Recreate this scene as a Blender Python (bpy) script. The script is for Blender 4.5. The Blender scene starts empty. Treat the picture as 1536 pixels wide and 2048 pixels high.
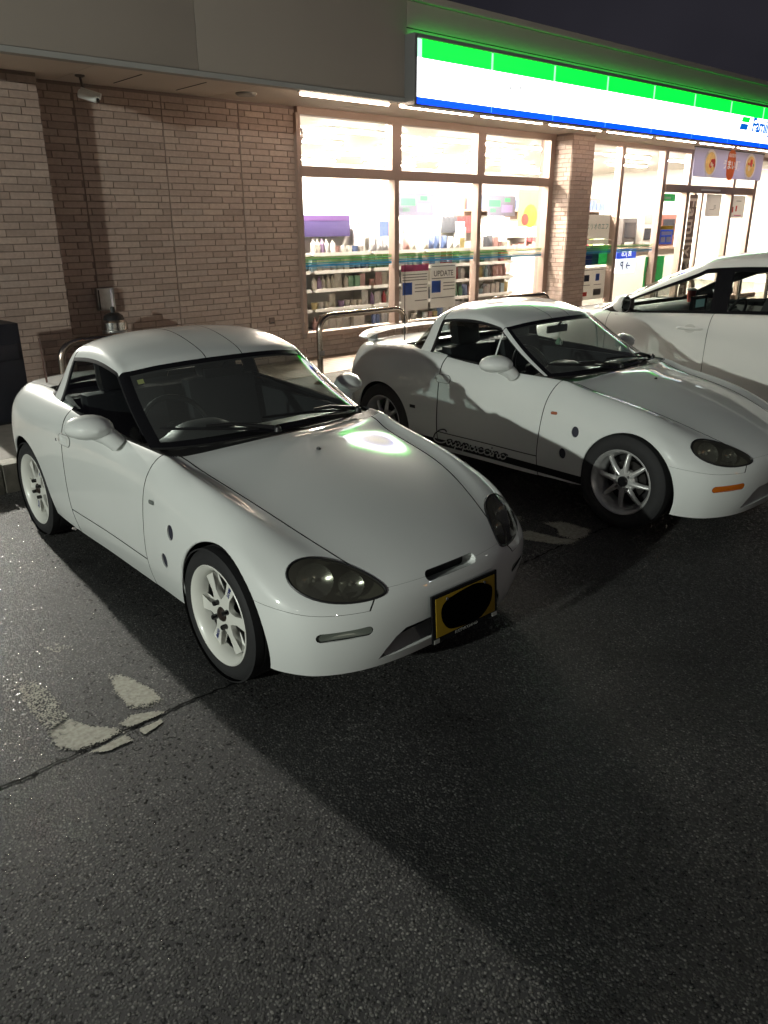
import bpy, bmesh, math, random
import numpy as np
from mathutils import Vector, Matrix
from mathutils.bvhtree import BVHTree
random.seed(7)
R = math.radians
scene = bpy.context.scene
col = scene.collection

# ------------------------------------------------------------------ camera, sky, sun, exposure
cam_d = bpy.data.cameras.new('camera'); cam = bpy.data.objects.new('camera', cam_d); col.objects.link(cam)
cam_d.sensor_fit = 'HORIZONTAL'; cam_d.sensor_width = 36.0
cam_d.lens = 36.0 * 1540.0 / 1536.0
cam_d.clip_start = 0.05; cam_d.clip_end = 2000.0
YAW, PITCH, ROLL = R(41.6), R(20.6), R(-0.32)
f_ = Vector((math.sin(YAW) * math.cos(PITCH), math.cos(YAW) * math.cos(PITCH), -math.sin(PITCH)))
r_ = Vector((math.cos(YAW), -math.sin(YAW), 0)); u_ = r_.cross(f_)
r2 = r_ * math.cos(ROLL) + u_ * math.sin(ROLL); u2 = -r_ * math.sin(ROLL) + u_ * math.cos(ROLL)
cam.matrix_world = Matrix(((r2.x, u2.x, -f_.x, -1.964), (r2.y, u2.y, -f_.y, -2.425), (r2.z, u2.z, -f_.z, 1.702), (0, 0, 0, 1)))
scene.camera = cam

world = bpy.data.worlds.new('World'); scene.world = world; world.use_nodes = True
wn = world.node_tree
wbg = wn.nodes['Background']
# night sky over a town: faint grey-violet glow, slightly cloudy
wtc = wn.nodes.new('ShaderNodeTexCoord'); wno = wn.nodes.new('ShaderNodeTexNoise'); wrp = wn.nodes.new('ShaderNodeValToRGB')
wno.inputs['Scale'].default_value = 2.2; wno.inputs['Detail'].default_value = 4
wrp.color_ramp.elements[0].position = 0.35; wrp.color_ramp.elements[0].color = (0.012, 0.0115, 0.0155, 1)
wrp.color_ramp.elements[1].position = 0.75; wrp.color_ramp.elements[1].color = (0.031, 0.0292, 0.037, 1)
wn.links.new(wtc.outputs['Generated'], wno.inputs['Vector']); wn.links.new(wno.outputs['Fac'], wrp.inputs['Fac'])
wn.links.new(wrp.outputs['Color'], wbg.inputs['Color']); wbg.inputs['Strength'].default_value = 1.0

vs = scene.view_settings
vs.view_transform = 'Standard'; vs.look = 'None'; vs.exposure = 0.0; vs.gamma = 1.0; vs.use_curve_mapping = False
scene.cycles.use_denoising = True
scene.cycles.max_bounces = 8; scene.cycles.transparent_max_bounces = 16
scene.cycles.diffuse_bounces = 3; scene.cycles.glossy_bounces = 4; scene.cycles.transmission_bounces = 6
scene.cycles.sample_clamp_indirect = 4.0
scene.cycles.caustics_reflective = False; scene.cycles.caustics_refractive = False

# ------------------------------------------------------------------ materials
MATS = {}
def N(nt, kind, **kw):
    n = nt.nodes.new(kind)
    for k, v in kw.items(): setattr(n, k, v)
    return n
def mat(name, color=(0.5, 0.5, 0.5), rough=0.5, metal=0.0, coat=0.0, emit=None, estr=0.0, spec=None, noise=0.0, nscale=30.0, bump=0.0, bscale=200.0):
    if name in MATS: return MATS[name]
    m = bpy.data.materials.new(name); m.use_nodes = True; nt = m.node_tree; b = nt.nodes['Principled BSDF']
    b.inputs['Base Color'].default_value = (*color, 1); b.inputs['Roughness'].default_value = rough; b.inputs['Metallic'].default_value = metal
    if coat: b.inputs['Coat Weight'].default_value = coat; b.inputs['Coat Roughness'].default_value = 0.04
    if spec is not None: b.inputs['Specular IOR Level'].default_value = spec
    if emit: b.inputs['Emission Color'].default_value = (*emit, 1); b.inputs['Emission Strength'].default_value = estr
    if noise:
        tc = N(nt, 'ShaderNodeTexCoord'); no = N(nt, 'ShaderNodeTexNoise'); no.inputs['Scale'].default_value = nscale; no.inputs['Detail'].default_value = 6
        mr = N(nt, 'ShaderNodeMapRange'); mr.inputs['To Min'].default_value = 1 - noise; mr.inputs['To Max'].default_value = 1 + noise
        mx = N(nt, 'ShaderNodeMix', data_type='RGBA', blend_type='MULTIPLY'); mx.inputs['Factor'].default_value = 1
        nt.links.new(tc.outputs['Object'], no.inputs['Vector']); nt.links.new(no.outputs['Fac'], mr.inputs['Value'])
        mx.inputs['A'].default_value = (*color, 1); nt.links.new(mr.outputs['Result'], mx.inputs['B']); nt.links.new(mx.outputs['Result'], b.inputs['Base Color'])
    if bump:
        tc = N(nt, 'ShaderNodeTexCoord'); no = N(nt, 'ShaderNodeTexNoise'); no.inputs['Scale'].default_value = bscale; no.inputs['Detail'].default_value = 3
        bp = N(nt, 'ShaderNodeBump'); bp.inputs['Strength'].default_value = bump; bp.inputs['Distance'].default_value = 0.01
        nt.links.new(tc.outputs['Object'], no.inputs['Vector']); nt.links.new(no.outputs['Fac'], bp.inputs['Height']); nt.links.new(bp.outputs['Normal'], b.inputs['Normal'])
    MATS[name] = m
    return m
def glass(name, tint=(0.9, 0.95, 0.93), ior=1.45, rough=0.0, haze=0.0):
    if name in MATS: return MATS[name]
    m = bpy.data.materials.new(name); m.use_nodes = True; nt = m.node_tree
    nt.nodes.remove(nt.nodes['Principled BSDF']); out = nt.nodes['Material Output']
    tr = N(nt, 'ShaderNodeBsdfTransparent'); tr.inputs['Color'].default_value = (*tint, 1)
    gl = N(nt, 'ShaderNodeBsdfGlossy'); gl.inputs['Roughness'].default_value = rough
    ge = N(nt, 'ShaderNodeNewGeometry'); dt = N(nt, 'ShaderNodeVectorMath', operation='DOT_PRODUCT'); ab = N(nt, 'ShaderNodeMath', operation='ABSOLUTE'); om = N(nt, 'ShaderNodeMath', operation='SUBTRACT'); pw_ = N(nt, 'ShaderNodeMath', operation='POWER'); fr = N(nt, 'ShaderNodeMapRange')
    nt.links.new(ge.outputs['Normal'], dt.inputs[0]); nt.links.new(ge.outputs['Incoming'], dt.inputs[1]); nt.links.new(dt.outputs['Value'], ab.inputs[0]); om.inputs[0].default_value = 1.0; nt.links.new(ab.outputs['Value'], om.inputs[1])
    nt.links.new(om.outputs['Value'], pw_.inputs[0]); pw_.inputs[1].default_value = 5.0; nt.links.new(pw_.outputs['Value'], fr.inputs['Value'])
    fr.inputs['To Min'].default_value = ((ior - 1) / (ior + 1)) ** 2; fr.inputs['To Max'].default_value = 1.0
    mx = N(nt, 'ShaderNodeMixShader')
    tro = tr.outputs['BSDF']
    if haze:
        df = N(nt, 'ShaderNodeBsdfDiffuse'); df.inputs['Color'].default_value = (.20, .19, .155, 1) if 'lens' in name else (.42, .43, .42, 1); hz = N(nt, 'ShaderNodeMixShader'); hz.inputs['Fac'].default_value = haze
        nt.links.new(tro, hz.inputs[1]); nt.links.new(df.outputs['BSDF'], hz.inputs[2]); tro = hz.outputs['Shader']
    nt.links.new(fr.outputs['Result'], mx.inputs['Fac']); nt.links.new(tro, mx.inputs[1]); nt.links.new(gl.outputs['BSDF'], mx.inputs[2])
    nt.links.new(mx.outputs['Shader'], out.inputs['Surface'])
    MATS[name] = m
    return m

def paper(name, color, trans=.45):
    if name in MATS: return MATS[name]
    m = mat(name, color, .6); nt = m.node_tree; b = nt.nodes['Principled BSDF']; out = nt.nodes['Material Output']
    t = N(nt, 'ShaderNodeBsdfTranslucent'); t.inputs['Color'].default_value = (*color, 1); mx = N(nt, 'ShaderNodeMixShader'); mx.inputs['Fac'].default_value = trans
    nt.links.new(b.outputs['BSDF'], mx.inputs[1]); nt.links.new(t.outputs['BSDF'], mx.inputs[2]); nt.links.new(mx.outputs['Shader'], out.inputs['Surface']); return m
# ------------------------------------------------------------------ object helpers
def tag(o, label=None, cat=None, group=None, kind=None):
    if label: o['label'] = label
    if cat: o['category'] = cat
    if group: o['group'] = group
    if kind: o['kind'] = kind
    return o
def empty(name, loc=(0, 0, 0), rz=0.0, label=None, cat=None, group=None, parent=None):
    o = bpy.data.objects.new(name, None); col.objects.link(o); o.location = loc; o.rotation_euler = (0, 0, rz); o.empty_display_size = 0.1
    if parent: o.parent = parent
    tag(o, label, cat, group); return o
def link(name, me, parent=None, m=None):
    o = bpy.data.objects.new(name, me); col.objects.link(o)
    if parent: o.parent = parent
    if m is not None and not me.materials: me.materials.append(m)
    return o
def mesh(name, V, F, m=None, smooth=False):
    me = bpy.data.meshes.new(name); me.from_pydata([tuple(map(float, v)) for v in V], [], [tuple(map(int, f)) for f in F]); me.update()
    if smooth: me.shade_smooth()
    if m is not None: me.materials.append(m)
    return me
def obj(name, V, F, m=None, parent=None, smooth=False):
    return link(name, mesh(name, V, F, m, smooth), parent)
class MB:
    """collects shapes of ONE part"""
    def __init__(s): s.V = []; s.F = []
    def add(s, V, F):
        o = len(s.V); s.V += [tuple(map(float, v)) for v in V]; s.F += [tuple(int(i) + o for i in f) for f in F]; return s
    def box(s, x0, x1, y0, y1, z0, z1):
        return s.add([(x0, y0, z0), (x1, y0, z0), (x1, y1, z0), (x0, y1, z0), (x0, y0, z1), (x1, y0, z1), (x1, y1, z1), (x0, y1, z1)],
                     [(0, 3, 2, 1), (4, 5, 6, 7), (0, 1, 5, 4), (1, 2, 6, 5), (2, 3, 7, 6), (3, 0, 4, 7)])
    def tube(s, pts, r, n=10, caps=True, closed=False):
        P = [Vector(p) for p in pts]; rr = r if hasattr(r, '__len__') else [r] * len(P); rings = []; nrm = None
        for i, p in enumerate(P):
            a = P[i - 1] if (i or closed) else p; b = P[(i + 1) % len(P)] if (i < len(P) - 1 or closed) else p
            t = (b - a).normalized()
            if nrm is None:
                nrm = t.orthogonal().normalized()
            nrm = (nrm - t * nrm.dot(t)).normalized(); bn = t.cross(nrm)
            rings.append([p + (nrm * math.cos(2 * math.pi * k / n) + bn * math.sin(2 * math.pi * k / n)) * rr[i] for k in range(n)])
        V = [v for q in rings for v in q]; F = []; m = len(rings)
        for i in range(m if closed else m - 1):
            for k in range(n): F.append((i * n + k, i * n + (k + 1) % n, ((i + 1) % m) * n + (k + 1) % n, ((i + 1) % m) * n + k))
        if caps and not closed: F += [tuple(reversed(range(n))), tuple(range((m - 1) * n, m * n))]
        return s.add(V, F)
    def lathe(s, prof, n=32, axis='z', c=(0, 0, 0)):
        """prof: list of (r, h)"""
        V = []; F = []; m = len(prof)
        for r, h in prof:
            for k in range(n):
                a = 2 * math.pi * k / n; x, y = r * math.cos(a), r * math.sin(a)
                q = (x, y, h) if axis == 'z' else ((h, x, y) if axis == 'x' else (y, h, x))
                V.append((q[0] + c[0], q[1] + c[1], q[2] + c[2]))
        for i in range(m - 1):
            for k in range(n): F.append((i * n + k, i * n + (k + 1) % n, (i + 1) * n + (k + 1) % n, (i + 1) * n + k))
        return s.add(V, F)
    def prism(s, poly, a, b, axis='y'):
        """poly 2D extruded along axis between a and b"""
        n = len(poly); mk = {'y': lambda p, h: (p[0], h, p[1]), 'x': lambda p, h: (h, p[0], p[1]), 'z': lambda p, h: (p[0], p[1], h)}[axis]
        V = [mk(p, a) for p in poly] + [mk(p, b) for p in poly]
        return s.add(V, [tuple(range(n)), tuple(reversed(range(n, 2 * n)))] + [(i, n + i, n + (i + 1) % n, (i + 1) % n) for i in range(n)])
    def build(s, name, m=None, parent=None, smooth=False, bevel=0.0, fix=True, ang=35):
        me = mesh(name, s.V, s.F, m)
        if fix or bevel:
            bm = bmesh.new(); bm.from_mesh(me)
            if bevel:
                bmesh.ops.remove_doubles(bm, verts=bm.verts, dist=1e-5)
                es = [e for e in bm.edges if len(e.link_faces) == 2 and e.calc_face_angle(0) > R(30)]
                bmesh.ops.bevel(bm, geom=es, offset=bevel, segments=2, affect='EDGES', profile=0.7)
            bmesh.ops.recalc_face_normals(bm, faces=bm.faces); bm.to_mesh(me); bm.free()
        if smooth or bevel:
            me.shade_smooth()
            try: me.set_sharp_from_angle(angle=R(ang))
            except Exception: pass
        return link(name, me, parent)
def arc(cx, cy, r, a0, a1, n):
    return [(cx + r * math.cos(R(a0 + (a1 - a0) * i / n)), cy + r * math.sin(R(a0 + (a1 - a0) * i / n))) for i in range(n + 1)]
def rrect(x0, x1, y0, y1, r, n=5):
    return arc(x1 - r, y1 - r, r, 0, 90, n) + arc(x0 + r, y1 - r, r, 90, 180, n) + arc(x0 + r, y0 + r, r, 180, 270, n) + arc(x1 - r, y0 + r, r, 270, 360, n)
def text_mesh(name, s, size, m, parent=None, mw=None, extrude=0.001, shear=0.0, align='CENTER', bold=0.0, space=1.0):
    cu = bpy.data.curves.new(name, 'FONT'); cu.body = s; cu.size = size; cu.extrude = extrude; cu.shear = shear; cu.align_x = align; cu.align_y = 'CENTER'; cu.offset = bold; cu.resolution_u = 3; cu.space_character = space
    t = bpy.data.objects.new(name, cu); col.objects.link(t); bpy.context.view_layer.update()
    me = bpy.data.meshes.new_from_object(t.evaluated_get(bpy.context.evaluated_depsgraph_get()))
    bpy.data.objects.remove(t); bpy.data.curves.remove(cu)
    me.materials.clear(); me.materials.append(m)
    if mw is not None: me.transform(mw)
    return link(name, me, parent)
def frame(o, xa, ya, za): # matrix from axes
    return Matrix(((xa[0], ya[0], za[0], o[0]), (xa[1], ya[1], za[1], o[1]), (xa[2], ya[2], za[2], o[2]), (0, 0, 0, 1)))
FRONT = lambda x, y, z: frame((x, y, z), (1, 0, 0), (0, 0, 1), (0, -1, 0))   # text lying in the XZ plane, read from -Y
BACK = lambda x, y, z: frame((x, y, z), (-1, 0, 0), (0, 0, 1), (0, 1, 0))   # read from +Y (mirrored when seen from -Y)
# ------------------------------------------------------------------ smooth car surfaces
class Surf:
    """bicubic B-spline through a hand-laid net (rows u, columns v); v<0 mirrors across X=0"""
    def __init__(s, net, k=0.75, it=3):
        P = np.array(net, float); s.nu, s.nv = P.shape[:2]; Q = P.copy()
        U, Vv = np.meshgrid(np.arange(s.nu, dtype=float), np.arange(s.nv, dtype=float), indexing='ij')
        for _ in range(it):
            s.Q = Q; Q = Q + k * (P - s.raw(U, Vv))
        s.Q = Q
    def pad(s):
        Q = s.Q
        Q = np.concatenate([2 * Q[:1] - Q[1:2], Q, 2 * Q[-1:] - Q[-2:-1]], 0)
        left = Q[:, 1:2] * np.array([-1, 1, 1]); return np.concatenate([left, Q, 2 * Q[:, -1:] - Q[:, -2:-1]], 1)
    @staticmethod
    def basis(t): return np.stack([(1 - t) ** 3, 3 * t ** 3 - 6 * t ** 2 + 4, -3 * t ** 3 + 3 * t ** 2 + 3 * t + 1, t ** 3], -1) / 6
    def raw(s, u, v):
        G = s.pad(); u = np.clip(np.asarray(u, float), 0, s.nu - 1); v = np.clip(np.asarray(v, float), 0, s.nv - 1)
        iu = np.minimum(u.astype(int), s.nu - 2); iv = np.minimum(v.astype(int), s.nv - 2)
        bu = s.basis(u - iu); bv = s.basis(v - iv); out = 0
        for a in range(4):
            for b in range(4): out = out + (bu[..., a] * bv[..., b])[..., None] * G[iu + a, iv + b]
        return out
    def __call__(s, u, v):
        v = np.asarray(v, float); p = s.raw(u, np.abs(v)); return np.where((v < 0)[..., None], p * np.array([-1, 1, 1]), p)
    def normal(s, u, v):
        e = 1e-3; du = s(np.asarray(u) + e, v) - s(np.asarray(u) - e, v); dv = s(u, np.asarray(v) + e) - s(u, np.asarray(v) - e)
        n = np.cross(du, dv); n /= np.linalg.norm(n, axis=-1, keepdims=True) + 1e-12; return n
    def patch(s, u0, u1, v0, v1, du=0.12, dv=0.12, gap=0.0, off=0.0, sgn=1):
        """grid patch -> (V, F); gap shrinks it (metres) at its borders; off moves along the normal"""
        nu = max(2, int(abs(u1 - u0) / du) + 1); nv = max(2, int(abs(v1 - v0) / dv) + 1)
        if gap:
            um, vm = (u0 + u1) / 2, (v0 + v1) / 2
            lu = np.linalg.norm(s(um + .01, vm) - s(um - .01, vm)) / .02; lv = np.linalg.norm(s(um, vm + .01) - s(um, vm - .01)) / .02
            gu, gv = gap / max(lu, .02), gap / max(lv, .02)
        else: gu = gv = 0
        U = np.linspace(u0 + gu, u1 - gu, nu); W = np.linspace(v0 + gv, v1 - gv, nv); U, W = np.meshgrid(U, W, indexing='ij')
        P = s(U, W)
        if off: P = P + sgn * off * s.normal(U, W)
        V = P.reshape(-1, 3); F = [(i * nv + j, (i + 1) * nv + j, (i + 1) * nv + j + 1, i * nv + j + 1) for i in range(nu - 1) for j in range(nv - 1)]
        return V, F
def mirx(V): return [(-v[0], v[1], v[2]) for v in V]
def flipf(F): return [tuple(reversed(f)) for f in F]

def shell_mesh(name, patches, m, thick=0.006, inside=None):
    """patches joined into one smooth sheet, thickened inwards"""
    mb = MB()
    for V, F in patches: mb.add(V, F)
    me = mesh(name, mb.V, mb.F, m); bm = bmesh.new(); bm.from_mesh(me)
    bmesh.ops.remove_doubles(bm, verts=bm.verts, dist=0.0008)
    bmesh.ops.recalc_face_normals(bm, faces=bm.faces)
    # orient outwards: away from the car's spine
    c = Vector(inside or (0, 1.0, 0.5)); s = 0
    for f in bm.faces: 
        p = f.calc_center_median(); s += f.normal.dot(p - Vector((0, min(max(p.y, 0.2), 2.2), 0.42))) * f.calc_area()
    if s < 0: bmesh.ops.reverse_faces(bm, faces=bm.faces)
    bm.normal_update()
    if thick:
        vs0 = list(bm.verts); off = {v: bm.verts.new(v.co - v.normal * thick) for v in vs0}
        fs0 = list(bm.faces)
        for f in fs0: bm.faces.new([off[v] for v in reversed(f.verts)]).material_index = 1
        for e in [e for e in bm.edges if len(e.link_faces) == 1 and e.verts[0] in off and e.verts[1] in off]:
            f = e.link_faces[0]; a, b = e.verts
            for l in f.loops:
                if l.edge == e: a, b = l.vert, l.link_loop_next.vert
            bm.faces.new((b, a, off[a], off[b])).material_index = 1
    bm.to_mesh(me); bm.free(); me.update()
    if thick: me.materials.append(mat('panel_edge_shade', (.02, .02, .02), .7))  # black rims and inner faces painted as the shade in the panel gaps
    return me
def smooth_from(me, ref_bvh, ref_n, ref_tris):
    """custom normals taken from the uncut surface so that cut panels keep a clean reflection"""
    me.shade_smooth()
    nor = [None] * len(me.loops); vs_ = me.vertices; cache = {}
    for p in me.polygons:
        for li in p.loop_indices:
            vi = me.loops[li].vertex_index
            if vi not in cache:
                loc, n, idx, d = ref_bvh.find_nearest(vs_[vi].co)
                if idx is None: cache[vi] = None
                else:
                    t = ref_tris[idx]; nn = Vector((0, 0, 0))
                    a, b, c = (Vector(t[k][0]) for k in range(3))
                    ar = (b - a).cross(c - a).length + 1e-12
                    w = ((b - loc).cross(c - loc).length / ar, (c - loc).cross(a - loc).length / ar, (a - loc).cross(b - loc).length / ar)
                    for k in range(3): nn += Vector(t[k][1]) * w[k]
                    cache[vi] = (nn.normalized(), d)
            r = cache[vi]; pn = p.normal
            if r and r[1] < 0.0015 and pn.dot(r[0]) > 0.75: nor[li] = r[0]
            else: nor[li] = pn.copy()
    me.normals_split_custom_set([tuple(n) for n in nor])
def ref_of(patches, flip_test=True):
    mb = MB()
    for V, F in patches: mb.add(V, F)
    me = mesh('ref', mb.V, mb.F); bm = bmesh.new(); bm.from_mesh(me); bmesh.ops.remove_doubles(bm, verts=bm.verts, dist=0.0008); bmesh.ops.recalc_face_normals(bm, faces=bm.faces)
    s = 0
    for f in bm.faces:
        p = f.calc_center_median(); s += f.normal.dot(p - Vector((0, min(max(p.y, 0.2), 2.2), 0.42))) * f.calc_area()
    if s < 0: bmesh.ops.reverse_faces(bm, faces=bm.faces)
    bmesh.ops.triangulate(bm, faces=bm.faces); bm.normal_update()
    tris = [[(tuple(v.co), tuple(v.normal)) for v in f.verts] for f in bm.faces]
    bv = BVHTree.FromBMesh(bm); bm.free(); bpy.data.meshes.remove(me)
    return bv, None, tris
def cut(me, cutters):
    """boolean difference of closed meshes"""
    if not cutters: return me
    o = bpy.data.objects.new('tmp', me); col.objects.link(o); extra = []
    for c in cutters:
        co = bpy.data.objects.new('tmpc', c); col.objects.link(co); extra.append(co)
        md = o.modifiers.new('b', 'BOOLEAN'); md.operation = 'DIFFERENCE'; md.solver = 'EXACT'; md.object = co
    bpy.context.view_layer.update()
    r = bpy.data.meshes.new_from_object(o.evaluated_get(bpy.context.evaluated_depsgraph_get()))
    for e in [o] + extra: bpy.data.objects.remove(e)
    if not r.materials and me.materials: r.materials.append(me.materials[0])
    return r
def prism_dir(outline, n, d0, d1):
    """closed prism: 3D outline points swept from d0 to d1 along n"""
    n = Vector(n).normalized(); k = len(outline); V = [Vector(p) + n * d0 for p in outline] + [Vector(p) + n * d1 for p in outline]
    me = mesh('cut', V, [tuple(range(k)), tuple(reversed(range(k, 2 * k)))] + [(i, k + i, k + (i + 1) % k, (i + 1) % k) for i in range(k)])
    bm = bmesh.new(); bm.from_mesh(me); bmesh.ops.recalc_face_normals(bm, faces=bm.faces); bm.to_mesh(me); bm.free(); return me
def project(bv, pts, n, lift=0.3, off=0.0):
    n = Vector(n).normalized(); out = []
    for p in pts:
        h = bv.ray_cast(Vector(p) + n * lift, -n, lift + 0.4)
        out.append((h[0] + n * off) if h[0] is not None else Vector(p))
    return out
def fill_grid(outline, rings=6):
    """centre fan of rings inside an outline (3D points) -> V, F"""
    c = sum((Vector(p) for p in outline), Vector()) / len(outline); k = len(outline); V = []; F = []
    for r in range(rings):
        t = 1 - r / rings
        V += [c + (Vector(p) - c) * t for p in outline]
    V.append(c)
    for r in range(rings - 1):
        F += [(r * k + i, r * k + (i + 1) % k, (r + 1) * k + (i + 1) % k, (r + 1) * k + i) for i in range(k)]
    b = (rings - 1) * k; F += [(b + i, b + (i + 1) % k, len(V) - 1) for i in range(k)]
    return V, F
# ------------------------------------------------------------------ ground, kerb, walkway
def asphalt(name, stone=(.094, .093, .086), tar=(.02, .02, .021), scale=125.0, glint=.90):
    if name in MATS: return MATS[name]
    m = bpy.data.materials.new(name); m.use_nodes = True; nt = m.node_tree; b = nt.nodes['Principled BSDF']; L = nt.links.new
    tc = N(nt, 'ShaderNodeTexCoord'); vo = N(nt, 'ShaderNodeTexVoronoi'); vo.inputs['Scale'].default_value = scale; vo.inputs['Randomness'].default_value = 1
    wob = N(nt, 'ShaderNodeTexNoise'); wob.inputs['Scale'].default_value = 90; wmx = N(nt, 'ShaderNodeMix', data_type='RGBA', blend_type='LINEAR_LIGHT'); wmx.inputs['Factor'].default_value = .0016
    L(tc.outputs['Object'], wob.inputs['Vector']); L(tc.outputs['Object'], wmx.inputs['A']); L(wob.outputs['Color'], wmx.inputs['B']); L(wmx.outputs['Result'], vo.inputs['Vector'])
    big = N(nt, 'ShaderNodeTexNoise'); big.inputs['Scale'].default_value = 1.3; big.inputs['Detail'].default_value = 5; L(tc.outputs['Object'], big.inputs['Vector'])
    mid = N(nt, 'ShaderNodeTexNoise'); mid.inputs['Scale'].default_value = 14; mid.inputs['Detail'].default_value = 4; L(tc.outputs['Object'], mid.inputs['Vector'])
    sep = N(nt, 'ShaderNodeSeparateColor'); L(vo.outputs['Color'], sep.inputs['Color'])
    cr = N(nt, 'ShaderNodeValToRGB'); e = cr.color_ramp.elements; e[0].position = .0; e[0].color = (*[c * .22 for c in stone], 1); e[1].position = 1; e[1].color = (*[c * 2.3 for c in stone], 1)
    x = e.new(.5); x.color = (*[c * .55 for c in stone], 1); x = e.new(.82); x.color = (*[c * .95 for c in stone], 1); x = e.new(.93); x.color = (*[c * 1.5 for c in stone], 1)
    L(sep.outputs['Red'], cr.inputs['Fac'])
    gap = N(nt, 'ShaderNodeMapRange'); gap.inputs['From Min'].default_value = .34; gap.inputs['From Max'].default_value = .56; gap.inputs['To Min'].default_value = 1; gap.inputs['To Max'].default_value = 0; L(vo.outputs['Distance'], gap.inputs['Value'])
    mx = N(nt, 'ShaderNodeMix', data_type='RGBA'); mx.inputs['A'].default_value = (*tar, 1); L(gap.outputs['Result'], mx.inputs['Factor']); L(cr.outputs['Color'], mx.inputs['B'])
    br = N(nt, 'ShaderNodeMapRange'); br.inputs['From Min'].default_value = .3; br.inputs['From Max'].default_value = .7; br.inputs['To Min'].default_value = .62; br.inputs['To Max'].default_value = 1.38; L(big.outputs['Fac'], br.inputs['Value'])
    br2 = N(nt, 'ShaderNodeMapRange'); br2.inputs['From Min'].default_value = .3; br2.inputs['From Max'].default_value = .7; br2.inputs['To Min'].default_value = .85; br2.inputs['To Max'].default_value = 1.15; L(mid.outputs['Fac'], br2.inputs['Value'])
    mu = N(nt, 'ShaderNodeMath', operation='MULTIPLY'); L(br.outputs['Result'], mu.inputs[0]); L(br2.outputs['Result'], mu.inputs[1])
    m2 = N(nt, 'ShaderNodeMix', data_type='RGBA', blend_type='MULTIPLY'); m2.inputs['Factor'].default_value = 1; L(mx.outputs['Result'], m2.inputs['A']); L(mu.outputs['Value'], m2.inputs['B']); L(m2.outputs['Result'], b.inputs['Base Color'])
    stn = N(nt, 'ShaderNodeTexNoise'); stn.inputs['Scale'].default_value = 1.9; stn.inputs['Detail'].default_value = 6; stn.inputs['Roughness'].default_value = .62; smp = N(nt, 'ShaderNodeMapping'); smp.inputs['Location'].default_value = (3.7, 1.2, 0); L(tc.outputs['Object'], smp.inputs['Vector']); L(smp.outputs['Vector'], stn.inputs['Vector'])
    sr = N(nt, 'ShaderNodeMapRange'); sr.inputs['From Min'].default_value = .56; sr.inputs['From Max'].default_value = .68; sr.inputs['To Min'].default_value = 1; sr.inputs['To Max'].default_value = .5; L(stn.outputs['Fac'], sr.inputs['Value'])
    m3 = N(nt, 'ShaderNodeMix', data_type='RGBA', blend_type='MULTIPLY'); m3.inputs['Factor'].default_value = 1; L(m2.outputs['Result'], m3.inputs['A']); L(sr.outputs['Result'], m3.inputs['B']); L(m3.outputs['Result'], b.inputs['Base Color'])
    gt = N(nt, 'ShaderNodeMath', operation='GREATER_THAN'); gt.inputs[1].default_value = glint; L(sep.outputs['Green'], gt.inputs[0])
    ro = N(nt, 'ShaderNodeMapRange'); ro.inputs['To Min'].default_value = .72; ro.inputs['To Max'].default_value = .13; L(gt.outputs['Value'], ro.inputs['Value']); L(ro.outputs['Result'], b.inputs['Roughness'])
    # flat-topped stones of uneven height with sunken tar between them
    hb = N(nt, 'ShaderNodeMath', operation='MULTIPLY_ADD'); hb.inputs[1].default_value = .55; L(sep.outputs['Blue'], hb.inputs[0]); hb.inputs[2].default_value = .35
    h1 = N(nt, 'ShaderNodeMath', operation='MULTIPLY'); L(gap.outputs['Result'], h1.inputs[0]); L(hb.outputs['Value'], h1.inputs[1])
    fn = N(nt, 'ShaderNodeTexNoise'); fn.inputs['Scale'].default_value = 420; fn.inputs['Detail'].default_value = 3; L(tc.outputs['Object'], fn.inputs['Vector'])
    h2 = N(nt, 'ShaderNodeMath', operation='MULTIPLY_ADD'); h2.inputs[1].default_value = .30; L(fn.outputs['Fac'], h2.inputs[0]); L(h1.outputs['Value'], h2.inputs[2])
    bp = N(nt, 'ShaderNodeBump'); bp.inputs['Strength'].default_value = .85; bp.inputs['Distance'].default_value = .003; L(h2.outputs['Value'], bp.inputs['Height']); L(bp.outputs['Normal'], b.inputs['Normal'])
    MATS[name] = m; return m
g = obj('ground', [(-300, -300, 0), (300, -300, 0), (300, 300, 0), (-300, 300, 0)], [(0, 1, 2, 3)], asphalt('asphalt_lot')); tag(g, kind='structure')

# cracked paving joint running across the bay fronts
rc = random.Random(3); mb = MB(); L1 = []; L2 = []
x = -3.2
while x < 3.4:
    yc = -.085 - .028 * max(0, x) + .012 * math.sin(x * 5.1) + rc.uniform(-.007, .007); w = rc.uniform(.0025, .0065) + (.004 if rc.random() > .8 else 0)
    L1.append((x, yc - w, .0035)); L2.append((x, yc + w, .0035)); x += rc.uniform(.012, .03)
n = len(L1); mb.add(L1 + L2, [(i, i + 1, n + i + 1, n + i) for i in range(n - 1)])
c = mb.build('pavement_crack', mat('crack_black', (.006, .006, .006), .95, spec=.1), fix=False); tag(c, kind='structure')

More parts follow.
